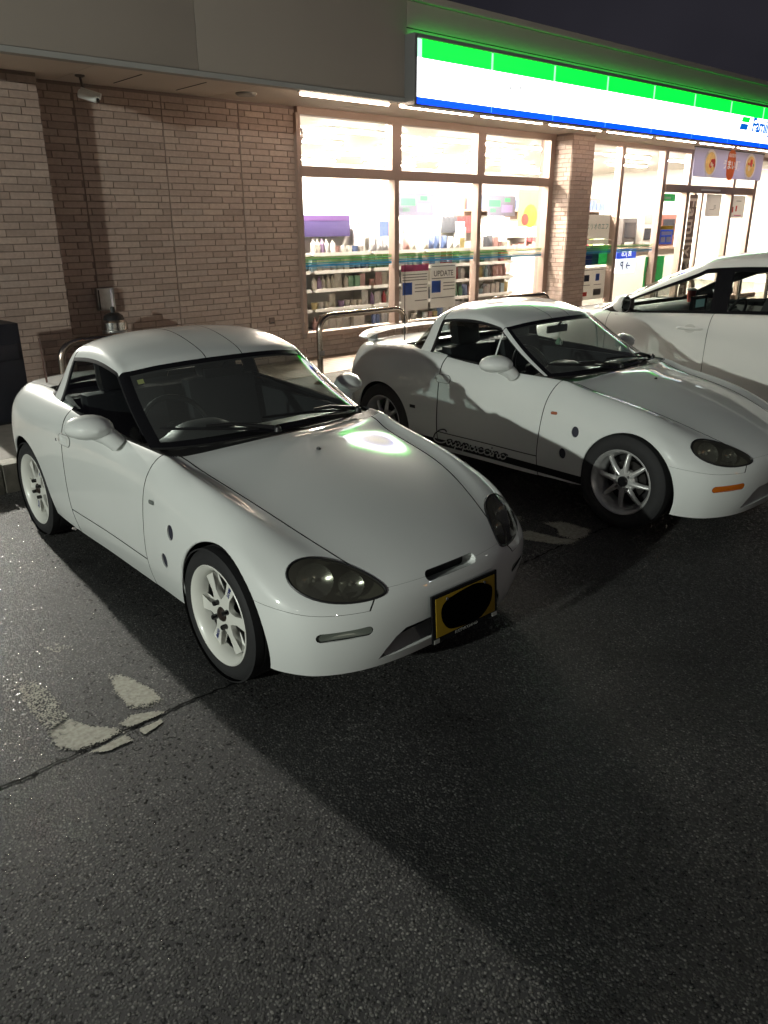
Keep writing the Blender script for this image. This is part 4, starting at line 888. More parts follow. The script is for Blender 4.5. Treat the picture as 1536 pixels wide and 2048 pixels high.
# ------------------------------------------------------------------ lamp posts that light the lot
def lamp_post(loc, h, arm, color, watts, rad, label, light=True, rot=0.0, glow=60.0):
    p = empty('lamp_post', loc, rot, label, 'lamp post', 'lamp posts around the car park')
    pm = mat('galvanised_post', (.30, .30, .30), .45, .8)
    MB().lathe([(.10, 0), (.10, .05), (.06, .08), (.055, h - .1), (.05, h)], 14).build('post', pm, p, smooth=True)
    MB().tube([(0, 0, h - .05), (arm * .5, 0, h + .08), (arm, 0, h + .10)], .03, 8).build('arm', pm, p, smooth=True)
    MB().box(arm - .16, arm + .16, -.12, .12, h + .12, h + .20).build('lamp_head', pm, p, bevel=.02)
    MB().lathe([(0, -rad), (rad * .7, -rad * .7), (rad, 0), (rad * .7, rad * .7), (0, rad)], 16, 'z', (arm, 0, h + .02)).build('lamp_globe', mat('lamp_globe_%s' % label[:12].replace(' ', '_'), (.9, .9, .9), .4, emit=color, estr=glow), p, smooth=True)
    if light:
        l = bpy.data.lights.new('lamp_light', 'POINT'); l.energy = watts; l.color = color; l.shadow_soft_size = rad + .01
        lo = bpy.data.objects.new('lamp_light', l); col.objects.link(lo); lo.parent = p; lo.location = (arm, 0, h + .02 - rad - .03 - rad)
    return p
lamp_post((-13.9, -2.0, 0), 4.1, .4, (.94, 1.0, .90), 4500, .10, 'short lamp post standing left of the parking bays')
lamp_post((-.56, 8.1, 0), 3.0, .33, (1.0, .97, .86), 2350, .06, 'lamp post behind the end of the brick shop wall')
for i, (x, y, h, c_) in enumerate(((-16, -9, 6.5, (1, .97, .9)), (-7, -19, 5, (1, .90, .78)), (4, -24, 7, (1, .95, .85)), (13, -21, 6.5, (.85, .95, 1)), (7, -13, 3.0, (1, .38, .08)), (-20, 2, 6, (1, .98, .9)), (20, -12, 6.5, (1, 1, .95)))):
    lamp_post((x, y, 0), h, .4, c_, 240 if i == 1 else 0, .17, ('orange lantern post across the road' if i == 4 else 'tall street lamp number %d along the far road' % (i + 1)) if False else ['street lamp at the far left bend of the road', 'bright warm street lamp across the road facing the shop', 'warm street lamp across the road behind the bays', 'bluish street lamp down the road', 'low orange lantern across the road', 'street lamp beyond the left end of the lot', 'street lamp at the far right of the road'][i], light=(i == 1), glow=110.0 if i != 4 else 40.0)

# ------------------------------------------------------------------ steel bumper rails in front of the shop
steel = mat('stainless_pipe', (.42, .36, .31), .22, 1.0)
def rail(x0, x1, label):
    p = empty('bumper_rail', (x0, 3.72, .195), 0, label, 'rail', 'steel bumper rails along the walkway')
    L = x1 - x0; H = .655; r = .14; pts = [(0, 0, -.01), (0, 0, .30), (0, 0, H - r)] + [(r - r * math.cos(R(a)), 0, H - r + r * math.sin(R(a))) for a in range(15, 91, 15)] + [(L - r + r * math.sin(R(a)), 0, H - r + r * math.cos(R(a))) for a in range(0, 91, 15)] + [(L, 0, .3), (L, 0, -.01)]
    MB().tube(pts, .03, 14).build('pipe', steel, p, smooth=True)
    for x in (0, L): MB().lathe([(.07, .008), (.07, .012), (.035, .03), (.032, .03)], 18, 'z', (x, 0, -.004)).build('base_flange', steel, p, smooth=True)
    MB().box(-.03, .03, -.036, -.026, .28, .33).build('reflector_clip', mat('grey_steel', (.3, .3, .3), .35, 1), p, bevel=.003)
rail(2.66, 3.80, 'bent steel rail under the shop window between the two roadsters')
rail(5.16, 6.30, 'bent steel rail between the second roadster and the brick column')
rail(.16, 1.30, 'bent steel rail behind the roof of the roadster with white wheels')
rail(8.9, 10.0, 'bent steel rail in front of the posters beyond the brick column')
rail(11.6, 12.7, 'bent steel rail before the entrance seen through the hatchback')

# ------------------------------------------------------------------ things on and by the brick wall
p = empty('wall_notice_board', (1.10, WY - .012, .93), 0, 'small brushed steel notice box fixed to the brick wall', 'wall box')
MB().box(-.085, .085, -.05, 0, 0, .205).build('box_body', mat('brushed_steel', (.42, .41, .39), .35, .85, noise=.3, nscale=18), p, bevel=.006)
MB().box(.042, .062, -.056, -.0505, .008, .195).build('bright_edge', mat('polished_edge', (.75, .74, .85), .15, 1.0), p)
MB().box(-.075, -.062, -.053, -.0505, .01, .19).build('box_groove', mat('dark_gap', (.03, .03, .03), .8), p)
p = empty('ash_bin', (1.06, 4.78, .20), 0, 'round steel ash bin with black hooded top against the wall', 'ash bin')
MB().lathe([(.115, 0), (.115, .57), (.112, .575)], 28).build('bin_body', mat('brushed_steel', (.42, .41, .39), .35, .85, noise=.3, nscale=18), p, smooth=True)
MB().lathe([(.118, .575), (.118, .60), (.116, .645), (.10, .665)], 28).build('bin_collar', mat('polished_collar', (.6, .6, .58), .2, 1.0), p, smooth=True)
MB().lathe([(.10, .66), (.085, .70), (.05, .725), (.022, .73), (.02, .78), (0, .785)], 24).build('bin_hood', black_plastic(), p, smooth=True)
MB().box(-.055, .045, -.119, -.116, .36, .52).build('bin_label', mat('grey_sticker', (.4, .4, .38), .5), p)
MB().box(-.135, -.112, -.03, .03, .44, .53).build('bin_latch', mat('polished_collar', (.6, .6, .58), .2, 1.0), p, bevel=.004)
p = empty('litter_cabinet', (-.16, 4.20, .20), R(4), 'dark navy upright panel cabinet beside the end pier', 'cabinet')
MB().box(-.24, .155, -.10, .22, .02, .78).build('cabinet_body', mat('navy_panel', (.010, .011, .018), .5, noise=.4, nscale=8), p, bevel=.01)
MB().box(-.20, .12, -.112, -.10, .50, .62).build('cabinet_flap', mat('navy_flap', (.02, .02, .028), .35), p, bevel=.004); MB().box(-.24, .155, -.09, .2, 0, .02).build('cabinet_base', black_plastic(), p)
p = empty('security_camera', (.98, 4.66, SOF), 0, 'white bullet security camera hanging from the soffit above the brick wall', 'security camera')
wm = mat('camera_white', (.72, .72, .68), .35)
MB().lathe([(.05, 0), (.05, -.012), (.03, -.02), (0, -.02)], 18).build('mount', mat('camera_mount', (.12, .10, .09), .5), p, smooth=True)
MB().tube([(0, 0, -.015), (0.005, -.02, -.10), (.03, -.05, -.17)], .013, 8).build('bracket', mat('camera_mount', (.12, .10, .09), .5), p, smooth=True)
d = Vector((.75, -.55, -.28)).normalized(); c_ = Vector((.035, -.07, -.20)); 
MB().tube([c_ - d * .10, c_ - d * .095, c_ + d * .085, c_ + d * .09], [.034, .042, .042, .036], 16).build('housing', wm, p, smooth=True)
MB().tube([c_ - d * .07 + Vector((0, 0, .034)), c_ + d * .13 + Vector((0, 0, .034))], .034, 10).build('sun_shield', wm, p, smooth=True)
MB().tube([c_ + d * .088, c_ + d * .115], .026, 14).build('lens', gloss_black(), p, smooth=True)
p.scale = (.8, .8, .8)
p = empty('wall_outlet', (2.99, WY - .009, .64), 0, 'small brick-coloured outlet plate low on the wall beside the shop window', 'outlet'); MB().box(-.035, .035, -.012, 0, 0, .07).build('outlet_plate', mat('outlet_brown', (.16, .11, .09), .5), p, bevel=.003); MB().box(-.02, .02, -.018, -.0125, .008, .02).build('outlet_slot', black_plastic(), p)

# ------------------------------------------------------------------ shop fittings seen through the glass
white_steel = mat('shelf_white', (.72, .70, .66), .45)
rd = random.Random(11)
PAL = [(0.637, 0.62, 0.595), (0.595, 0.586, 0.578), (0.468, 0.468, 0.493), (0.072, 0.078, 0.096), (0.252, 0.042, 0.048), (0.084, 0.12, 0.24), (0.096, 0.198, 0.12), (0.348, 0.282, 0.12), (0.21, 0.144, 0.252), (0.36, 0.216, 0.204), (0.216, 0.3, 0.348), (0.425, 0.399, 0.365), (0.612, 0.578, 0.51), (0.527, 0.527, 0.561)]
PN = ['white', 'pale', 'grey', 'black', 'red', 'blue', 'green', 'yellow', 'purple', 'pink', 'light blue', 'beige', 'cream', 'silver']
PM = [mat('product_%d' % i, c_, .45, noise=.25, nscale=50) for i, c_ in enumerate(PAL)]
pcache = {}
def product_mesh(kind, k):
    if (kind, k) in pcache: return pcache[(kind, k)]
    mb = MB()
    if kind == 0: mb.box(-.045, .045, -.03, .03, 0, .17)
    elif kind == 1: mb.lathe([(0, 0), (.032, 0), (.034, .01), (.034, .12), (.014, .16), (.013, .19), (0, .19)], 10)
    elif kind == 2: mb.add([(-.06, -.012, 0), (.06, -.012, 0), (.055, .0, .20), (-.055, .0, .20), (-.06, .02, 0), (.06, .02, 0), (.05, .008, .20), (-.05, .008, .20), (0, -.035, .09)], [(0, 1, 8), (1, 2, 8), (2, 3, 8), (3, 0, 8), (4, 7, 6, 5), (1, 5, 6, 2), (0, 3, 7, 4), (3, 2, 6, 7), (0, 4, 5, 1)])
    else: mb.lathe([(0, 0), (.038, 0), (.045, .09), (.047, .095), (0, .097)], 10)
    me = mesh('product', mb.V, mb.F, PM[k]); pcache[(kind, k)] = me; return me
SHELF_LABELS = ['white gondola shelf nearest the brick wall, topped by a purple box', 'second white gondola shelf from the brick wall inside the shop window', 'middle white gondola shelf behind the window with red and black packs on top', 'fourth white gondola shelf inside the shop window', 'white gondola shelf next to the brick column inside the window']
PL = ['row packet on the gondola shelf nearest the brick wall', 'packet on the second gondola shelf inside the window', 'packet on the middle gondola shelf inside the window', 'packet on the fourth gondola shelf inside the window', 'packet on the gondola shelf next to the brick column']
for u in range(5):
    x0 = 3.75 + u * 1.02; p = empty('gondola_shelf', (x0, 6.15, .21), 0, SHELF_LABELS[u], 'shelf', 'gondola shelves in the window')
    hh = (1.28, 1.42, 1.30, 1.46, 1.38)[u]
    MB().box(-.485, .485, .20, .23, 0, hh).build('back_panel', white_steel, p)
    for s in (-1, 1): MB().box(s * .495 - .012, s * .495 + .012, -.02, .24, 0, hh + .04).build('upright', white_steel, p)
    MB().box(-.48, .48, -.22, .2, 0, .12).build('plinth', mat('shelf_kick', (.45, .42, .38), .5), p)
    zs = [.13, .40, .65, .88, 1.10][:5 if hh > 1.4 else 5]
    for z in zs:
        sh = MB().box(-.48, .48, -.20, .198, z, z + .018).build('shelf_board', white_steel, p); MB().box(-.48, .48, -.206, -.2005, z - .012, z + .032).build('price_rail', mat('price_rail', (.78, .76, .72), .4), sh)
        x = -.44; kind = rd.choice((0, 1, 2, 2, 3)); k = rd.randrange(len(PM)); lv = ['bottom', 'second', 'middle', 'fourth', 'top'][zs.index(z)]
        while x < .44:
            if rd.random() < .45: kind = rd.choice((0, 1, 2, 2, 3))
            if rd.random() < .6: k = rd.choice((0, 0, 0, 1, 1, 12, 12, 13, 2, 11, 3, 4, 5, 6, 7, 8, 9, 10))
            o = link(('carton', 'bottle', 'snack_bag', 'cup')[kind], product_mesh(kind, k)); o.location = (x0 + x, 6.15 - .12 + rd.uniform(-.02, .02), .21 + z + .018); o.rotation_euler = (0, 0, rd.uniform(-.15, .15)); o.scale = (1, 1, rd.uniform(.85, 1.0))
            tag(o, '%s %s on the %s board of the %s' % (PN[k], ('carton', 'bottle', 'bag', 'cup')[kind], lv, ['gondola nearest the brick wall', 'second gondola from the brick wall', 'middle gondola in the window', 'fourth gondola from the brick wall', 'gondola next to the brick column'][u]), ('carton', 'bottle', 'bag', 'cup')[kind], 'goods on the gondola shelves in the window'); x += (.105, .08, .13, .105)[kind]
# goods standing on top of the gondolas
def box_thing(name, x, y, z, w, d_, h, m, label, cat, parts=()):
    p = empty(name, (x, y, z), 0, label, cat); MB().box(-w / 2, w / 2, -d_ / 2, d_ / 2, 0, h).build('carton', m, p, bevel=.004)
    for (a, b, c0, c1, mm) in parts: MB().box(a, b, -d_ / 2 - .003, -d_ / 2 - .0005, c0, c1).build('print_panel', mm, p)
    return p
pur = mat('purple_print', (.055, .04, .13), .5); pur2 = mat('violet_print', (.10, .05, .17), .5)
box_thing('display_header', 4.72, 6.30, 1.53, .84, .12, .27, pur, 'wide purple header box standing on the shelf by the brick wall', 'display box', ((-.41, .41, .20, .26, pur2),))
for i in range(12):
    o = link('magazine', mesh('magazine', *(lambda m_: (m_.V, m_.F))(MB().box(-.035, .035, -.02, .02, 0, .22)), PM[rd.choice((0, 2, 3, 5, 8, 11))])); o.location = (5.28 + i * .075, 6.28, 1.50); o.rotation_euler = (R(rd.uniform(-6, 2)), 0, R(rd.uniform(-12, 12)))
    tag(o, 'upright magazine standing beside the purple header box', 'magazine', 'magazines on the shelf tops')
for i in range(10):
    o = link('hanging_pack', mesh('hanging_pack', *(lambda m_: (m_.V, m_.F))(MB().add([(-.045, 0, 0), (.045, 0, 0), (.035, .02, .24), (-.035, .02, .24), (-.045, .03, 0), (.045, .03, 0), (.035, .03, .24), (-.035, .03, .24)], [(0, 1, 2, 3), (4, 7, 6, 5), (0, 3, 7, 4), (1, 5, 6, 2), (3, 2, 6, 7), (0, 4, 5, 1)])), PM[3 if i < 4 or i > 7 else 4])); o.location = (7.05 + i * .085, 6.3, 1.55); o.rotation_euler = (0, 0, 0); tag(o, 'black pack hanging above the middle gondola' if (i < 4 or i > 7) else 'red pack hanging above the middle gondola', 'pack', 'black packs above the gondola' if (i < 4 or i > 7) else 'red packs above the gondola')
# far gondolas and drink coolers
for u in range(4):
    x0 = 5.2 + u * 1.9; p = empty('back_gondola', (x0, 8.3, .21), 0, 'long white gondola in the middle aisle of the shop, number unseen' if False else ['long gondola in the second aisle near the wall', 'long gondola in the second aisle behind the middle bay', 'long gondola in the second aisle behind the brick column', 'long gondola in the second aisle near the counter'][u], 'shelf', 'gondolas of the second aisle')
    MB().box(-.9, .9, .2, .24, 0, 1.5).build('back_panel', white_steel, p)
    for z in (.15, .5, .85, 1.2):
        MB().box(-.9, .9, -.2, .2, z, z + .02).build('shelf_board', white_steel, p)
        mb = MB(); x = -.86; 
        while x < .85: h_ = rd.uniform(.14, .24); mb.box(x, x + .08, -.15, 0, z + .02, z + .02 + h_); x += .09
        g_ = mb.build('goods_row', PM[rd.choice((0, 2, 4, 6, 7, 9, 10))], p); g_['kind'] = 'stuff'
for u in range(3):
    p = empty('drinks_cooler', (5 + u * 2.2, 12.6, .21), 0, ['tall drinks cooler at the back left of the shop', 'tall drinks cooler at the back middle of the shop', 'tall drinks cooler at the back right of the shop'][u], 'cooler', 'drinks coolers along the back wall'); MB().box(-1, 1, -.3, .3, 0, 2.2).build('cooler_body', white_steel, p); MB().box(-.95, .95, -.31, -.302, .15, 2.0).build('cooler_door', mat('cooler_glow', (.5, .6, .65), .3), p)
# hanging posters inside
def poster(name, x0, x1, z0, z1, y, label, base, bits, group=None, tilt=0):
    p = empty(name, ((x0 + x1) / 2, y, z0), tilt, label, 'poster', group); w, h = (x1 - x0) / 2, z1 - z0
    MB().box(-w, w, -.002, -.0012, 0, h).build('sheet', base, p)
    for i, (a, b, c0, c1, m_) in enumerate(bits): MB().box(-w + a * 2 * w, -w + b * 2 * w, -.0035 - .0006 * (i % 3), -.0025, c0 * h, c1 * h).build('print_block', m_, p)
    return p
pw = paper('poster_white', (.78, .76, .73)); pk = paper('poster_pink', (.60, .14, .28)); pg = paper('print_grey', (.20, .19, .19)); pb = paper('poster_blue', (.08, .16, .50)); pgr = paper('poster_green', (.10, .42, .20)); py = paper('poster_yellow', (.75, .55, .08)); pr_ = paper('poster_red', (.60, .06, .04)); pdk = paper('poster_navy', (.03, .04, .09))
lines = lambda a, b, zs, m_: [(a, b, z, z + .02, m_) for z in zs]
P1 = poster('window_poster', 5.03, 5.52, .62, 1.19, 5.10, 'white poster with pink heading inside the middle window', pw, [(0, 1, .86, 1, pk), (.05, .4, .35, .62, pb)] + lines(.05, .95, (.78, .72, .66), pg) + lines(.5, .95, (.55, .48, .40, .2), pg))
P2 = poster('window_poster', 5.56, 6.05, .62, 1.19, 5.10, 'white poster headed UPDATE inside the middle window', pw, [(.05, .4, .35, .62, pb)] + lines(.05, .95, (.93,), pg) + lines(.05, .95, (.66, .22), pg) + lines(.5, .95, (.55, .48, .40), pg))
text_mesh('poster_heading', 'UPDATE', .10, pg, P2, FRONT(0, -.004, .44), .0005, bold=.002)
for i, (x0, sw) in enumerate(((6.05, 0), (7.65, 0))):
    PP = poster('hanging_poster', 6.9 + i * 2.1, 7.75 + i * 2.1, 1.80 , 2.42, 7.2, ['patterned dark poster hung from the ceiling behind the middle window', 'patterned dark poster hung from the ceiling behind the right window'][i], pw, [(0, 1, .0, .55, paper('poster_slate', (.22, .22, .30))), (.05, .45, .25, .42, pgr), (.5, .9, .1, .3, paper('print_lilac', (.35, .28, .55))), (.1, .3, .1, .2, pgr), (.6, .8, .38, .48, pgr)], 'posters hung inside the shop', R(5))
poster('counter_poster', 9.0, 9.72, 1.44, 1.80, 5.10, 'white paper strip with green Japanese lettering beyond the brick column', pw, [], None)
text_mesh('strip_lettering', 'スリオのエフト', .105, paper('print_teal', (.03, .22, .20)), bpy.data.objects['counter_poster'], FRONT(0, -.004, .18), .0005)
poster('service_poster', 8.98, 9.68, 1.36, 1.43 - .02 + .02, 5.10, 'thin pale strip under the green lettering', pw, [], None)
poster('service_board', 8.98, 9.70, .98 + .06, 1.40 - .06, 5.098, 'blue to green service poster under the Japanese lettering strip', pgr, [(0, .35, 0, 1, pb), (.35, .6, 0, 1, paper('poster_teal', (.06, .30, .40)))] + lines(.1, .6, (.7, .5, .3), paper('print_pale', (.5, .65, .7))), None)
poster('notice_poster', 8.95, 9.66, .50, 1.0, 5.098, 'white notice with small drawings low on the glass beyond the column', pw, lines(.08, .9, (.92,), pg) + [(.15, .35, .58, .78, pdk), (.6, .75, .58, .8, pb), (.12, .3, .12, .25, pr_), (.55, .85, .12, .32, pg)] + lines(.12, .4, (.45,), pg) + lines(.55, .85, (.45,), pg), None)
# parking sign of the lot reflected in the glass, built as a glowing panel
p = empty('parking_sign_reflection', (10.42, 5.22, .86), 0, 'reflection of a blue and white parking sign with reversed P and arrow, added as a glowing panel behind the glass', 'sign')
MB().box(-.30, .30, -.01, .01, 0, .24).build('white_face', mat('psign_white', (.9, .9, .9), .4, emit=(.85, .88, 1), estr=1.3), p); MB().box(-.30, .30, -.01, .01, .242, .40).build('blue_face', mat('psign_blue', (.02, .05, .5), .4, emit=(.02, .06, .55), estr=1.0), p)
text_mesh('sign_letter', '→ P', .19, mat('psign_ink', (.01, .02, .2), .5), p, BACK(0, -.0115, .12), .0005, bold=.003); text_mesh('sign_heading', '店 JCB', .11, mat('psign_white', (.9, .9, .9), .4), p, BACK(0, -.0115, .32), .0005, bold=.002)
# counter with register, fryer posters
p = empty('shop_counter', (10.4, 6.6, .21), 0, 'white service counter with green front panel behind the glass', 'counter'); MB().box(-1.0, 3.8, -.3, .3, 0, .95).build('counter_front', mat('counter_white', (.68, .64, .58), .4), p); MB().box(-1.02, 3.82, -.33, .33, .952, 1.0).build('counter_top', mat('counter_top', (.30, .22, .17), .4), p); MB().box(-.35, .35, -.305, -.301, .62, .94).build('green_panel', pgr, p)
p = empty('cash_register', (10.05, 6.6, 1.21), R(20), 'dark cash register with tilted screen on the counter', 'register'); MB().box(-.2, .2, -.15, .15, 0, .12).build('register_base', mat('register_grey', (.25, .24, .23), .4), p, bevel=.01); MB().prism([(-.05, .12), (.05, .12), (.1, .42), (.06, .42)], -.18, .18, 'x').build('register_screen', mat('register_dark', (.05, .035, .03), .3), p)
p = empty('card_stand', (11.3, 6.4, 1.21), 0, 'green lit card stand on the counter', 'stand'); MB().box(-.22, .22, -.03, .03, 0, .34).build('stand_face', mat('stand_green', (.16, .26, .05), .4), p); MB().box(-.18, .18, -.034, -.031, .05, .25).build('stand_print', mat('stand_pale', (.7, .8, .65), .4), p)
cy_ = mat('chicken_yellow', (.30, .16, .015), .5); cr_ = mat('chicken_red', (.24, .025, .02), .5)
p = empty('chicken_poster', (10.55, 7.0, 1.62), 0, 'yellow food poster with red fried chicken picture over the counter', 'poster'); MB().box(-.9, .9, 0, .01, 0, .62).build('sheet', mat('poster_cream', (.30, .23, .10), .6), p)
for i, (x, z, r_, m_) in enumerate(((-.55, .18, .20, cy_), (-.7, .12, .1, cr_), (.35, .20, .17, cr_), (.55, .14, .13, cr_), (.18, .14, .12, cr_), (.38, .38, .10, pw), (.0, .52, .05, pdk))): MB().lathe([(0, -.004 - .001 * i), (r_, -.003 - .001 * i), (r_, 0)], 14, 'y', (x, 0, z)).build('print_blob', m_, p)
text_mesh('poster_text', 'ほっかほか', .10, mat('print_orange', (.16, .06, .01), .5), p, FRONT(.42, -.012, .55), .0005)
p = empty('door_lettering', (12.06, 4.972, 1.34), 0, 'large pale vertical Family lettering on the brown door stile', 'lettering'); MB().box(-.14, .14, .004, .008, -1.0, .80).build('film', mat('door_film', (.20, .14, .11), .5), p); text_mesh('letters', 'FamilyMart', .36, mat('door_letters_pale', (.85, .76, .66), .5), p, frame((-.02, 0, .76), (0, 0, -1), (1, 0, 0), (0, -1, 0)), .001, bold=.006, space=1.1, align='LEFT')
poster('door_notice', 12.62, 13.2, 1.78, 2.16, 5.03, 'white square notice on the sliding door', pw, lines(.3, .6, (.3,), pg), None); text_mesh('notice_marks', 'SS', .09, pg, bpy.data.objects['door_notice'], FRONT(.06, -.004, .16), .0005)
poster('door_notice', 13.62, 14.2, 1.75, 2.15, 5.03, 'white notice with red marks at the right of the door', pw, [(.08, .2, .25, .5, pr_), (.35, .45, .3, .55, pr_), (.3, .8, .1, .14, pk), (.35, .7, .75, .78, pg)], None)
p = empty('noodle_banner', (12.5, 4.62, 2.40), 0, 'lilac banner with two noodle bowls and orange badge above the entrance', 'banner')
MB().box(-1.28, 1.28, -.006, .006, 0, .45).build('cloth', paper('banner_lilac', (.50, .50, .66)), p); MB().tube([(-1.3, 0, .455), (1.3, 0, .455)], .012, 8).build('banner_rod', black_plastic(), p)
for bx in (-.72, .78):
    MB().lathe([(0, -.011), (.215, -.010), (.215, -.006)], 30, 'y', (bx, 0, .22)).build('bowl_rim', pw, p); MB().lathe([(0, -.013), (.175, -.012), (.175, -.0105)], 30, 'y', (bx, 0, .22)).build('noodles', mat('noodle_yellow', (.72, .50, .14), .5, noise=.5, nscale=14), p)
    rq = random.Random(int(bx * 10))
    for i in range(9): a = rq.uniform(0, 6.28); q = rq.uniform(.02, .12); MB().lathe([(0, -.0155 - .0005 * i), (rq.uniform(.02, .05), -.015 - .0005 * i), (.02, -.013)], 9, 'y', (bx + q * math.cos(a) + (.05 if bx < 0 else 0), 0, .22 + q * math.sin(a))).build('topping', [pr_, pr_, paper('noodle_egg', (.8, .7, .5)), mat('herb_green', (.12, .25, .05), .5)][i % 4 if bx > 0 else rq.choice((0, 0, 2))], p)
MB().prism([(-.13, .05), (-.06, -.02), (.06, -.02), (.13, .05), (.16, .22), (.13, .40), (.06, .47), (-.06, .47), (-.13, .40), (-.16, .22)], -.014, -.0065, 'y').build('badge', paper('badge_orange', (.72, .16, .03)), p).location = (.03, 0, 0)
text_mesh('badge_text', 'うまい麺', .16, mat('badge_white', (.85, .82, .78), .5), p, FRONT(.03, -.016, .21), .001, bold=.004); text_mesh('badge_small_text', '名店監修', .065, mat('badge_white', (.85, .82, .78), .5), p, FRONT(.03, -.016, .37), .001)
p = empty('ceiling_hook', (3.75, 5.5, 2.55), 0, 'thin metal hook hanging inside the upper left window', 'hook'); MB().tube([(0, 0, .42), (0, 0, .22), (.04, 0, .16), (.09, 0, .15), (.10, 0, .10), (.07, 0, .0)], .016, 8).build('hook_wire', mat('hook_brown', (.10, .07, .06), .5), p, smooth=True)

# machines and racks around the counter
for i, (x, w_, h_, c_, lb) in enumerate(((12.3, .5, .55, (.05, .045, .045), 'black coffee machine on the counter behind the door'), (13.0, .45, .42, (.30, .28, .26), 'grey steamer cabinet on the counter behind the door'), (13.75, .6, .62, (.12, .05, .04), 'dark red hot-snack cabinet on the counter at the right'))):
    p = empty('counter_machine', (x, 6.55, 1.21), 0, lb, 'machine'); MB().box(-w_ / 2, w_ / 2, -.2, .2, 0, h_).build('machine_body', mat('machine_%d' % i, c_, .35), p, bevel=.015); MB().box(-w_ * .38, w_ * .38, -.208, -.2005, h_ * .35, h_ * .85).build('machine_window', mat('machine_glass', (.03, .03, .035), .1), p); MB().box(-w_ * .3, w_ * .3, -.21, -.2005, h_ * .08, h_ * .2).build('machine_panel', mat('grey_sticker', (.4, .4, .38), .5), p)
p = empty('wall_shelving', (12.6, 9.0, .21), 0, 'dark brown shelving wall behind the counter', 'shelf'); MB().box(-2.2, 2.6, 0, .3, 0, 2.0).build('shelf_back', mat('shelving_brown', (.14, .09, .07), .5), p)
for j, z in enumerate((.5, .9, 1.3, 1.7)):
    MB().box(-2.2, 2.6, -.25, 0, z, z + .03).build('shelf_board', mat('shelving_edge', (.3, .24, .2), .5), p); mb = MB(); x = -2.15
    while x < 2.5: w_ = rd.uniform(.08, .2); mb.box(x, x + w_, -.2, -.02, z + .03, z + .03 + rd.uniform(.15, .3)); x += w_ + .02
    q = mb.build('goods_row', PM[(3, 4, 11, 5)[j]], p); q['kind'] = 'stuff'
poster('counter_sticker', 11.12, 11.55, 1.32, 1.62, 5.03, 'blue and yellow card-payment sticker sheet on the glass by the door', pb, [(.0, 1, .8, 1, py), (.1, .45, .1, .4, pw), (.55, .9, .1, .4, pw), (.1, .9, .5, .7, pw)])
poster('green_leaflet', 11.12, 11.5, 2.02, 2.14, 5.03, 'small green leaflet high on the glass by the door', pgr, [(.1, .6, .3, .6, pw)])
poster('face_poster', 10.85, 11.5, .55, 1.12, 5.10, 'green poster with a portrait on the glass behind the hatchback roof', pgr, [(.1, .55, .1, .75, mat('print_skin', (.45, .28, .2), .5)), (.12, .5, .55, .85, pdk)])
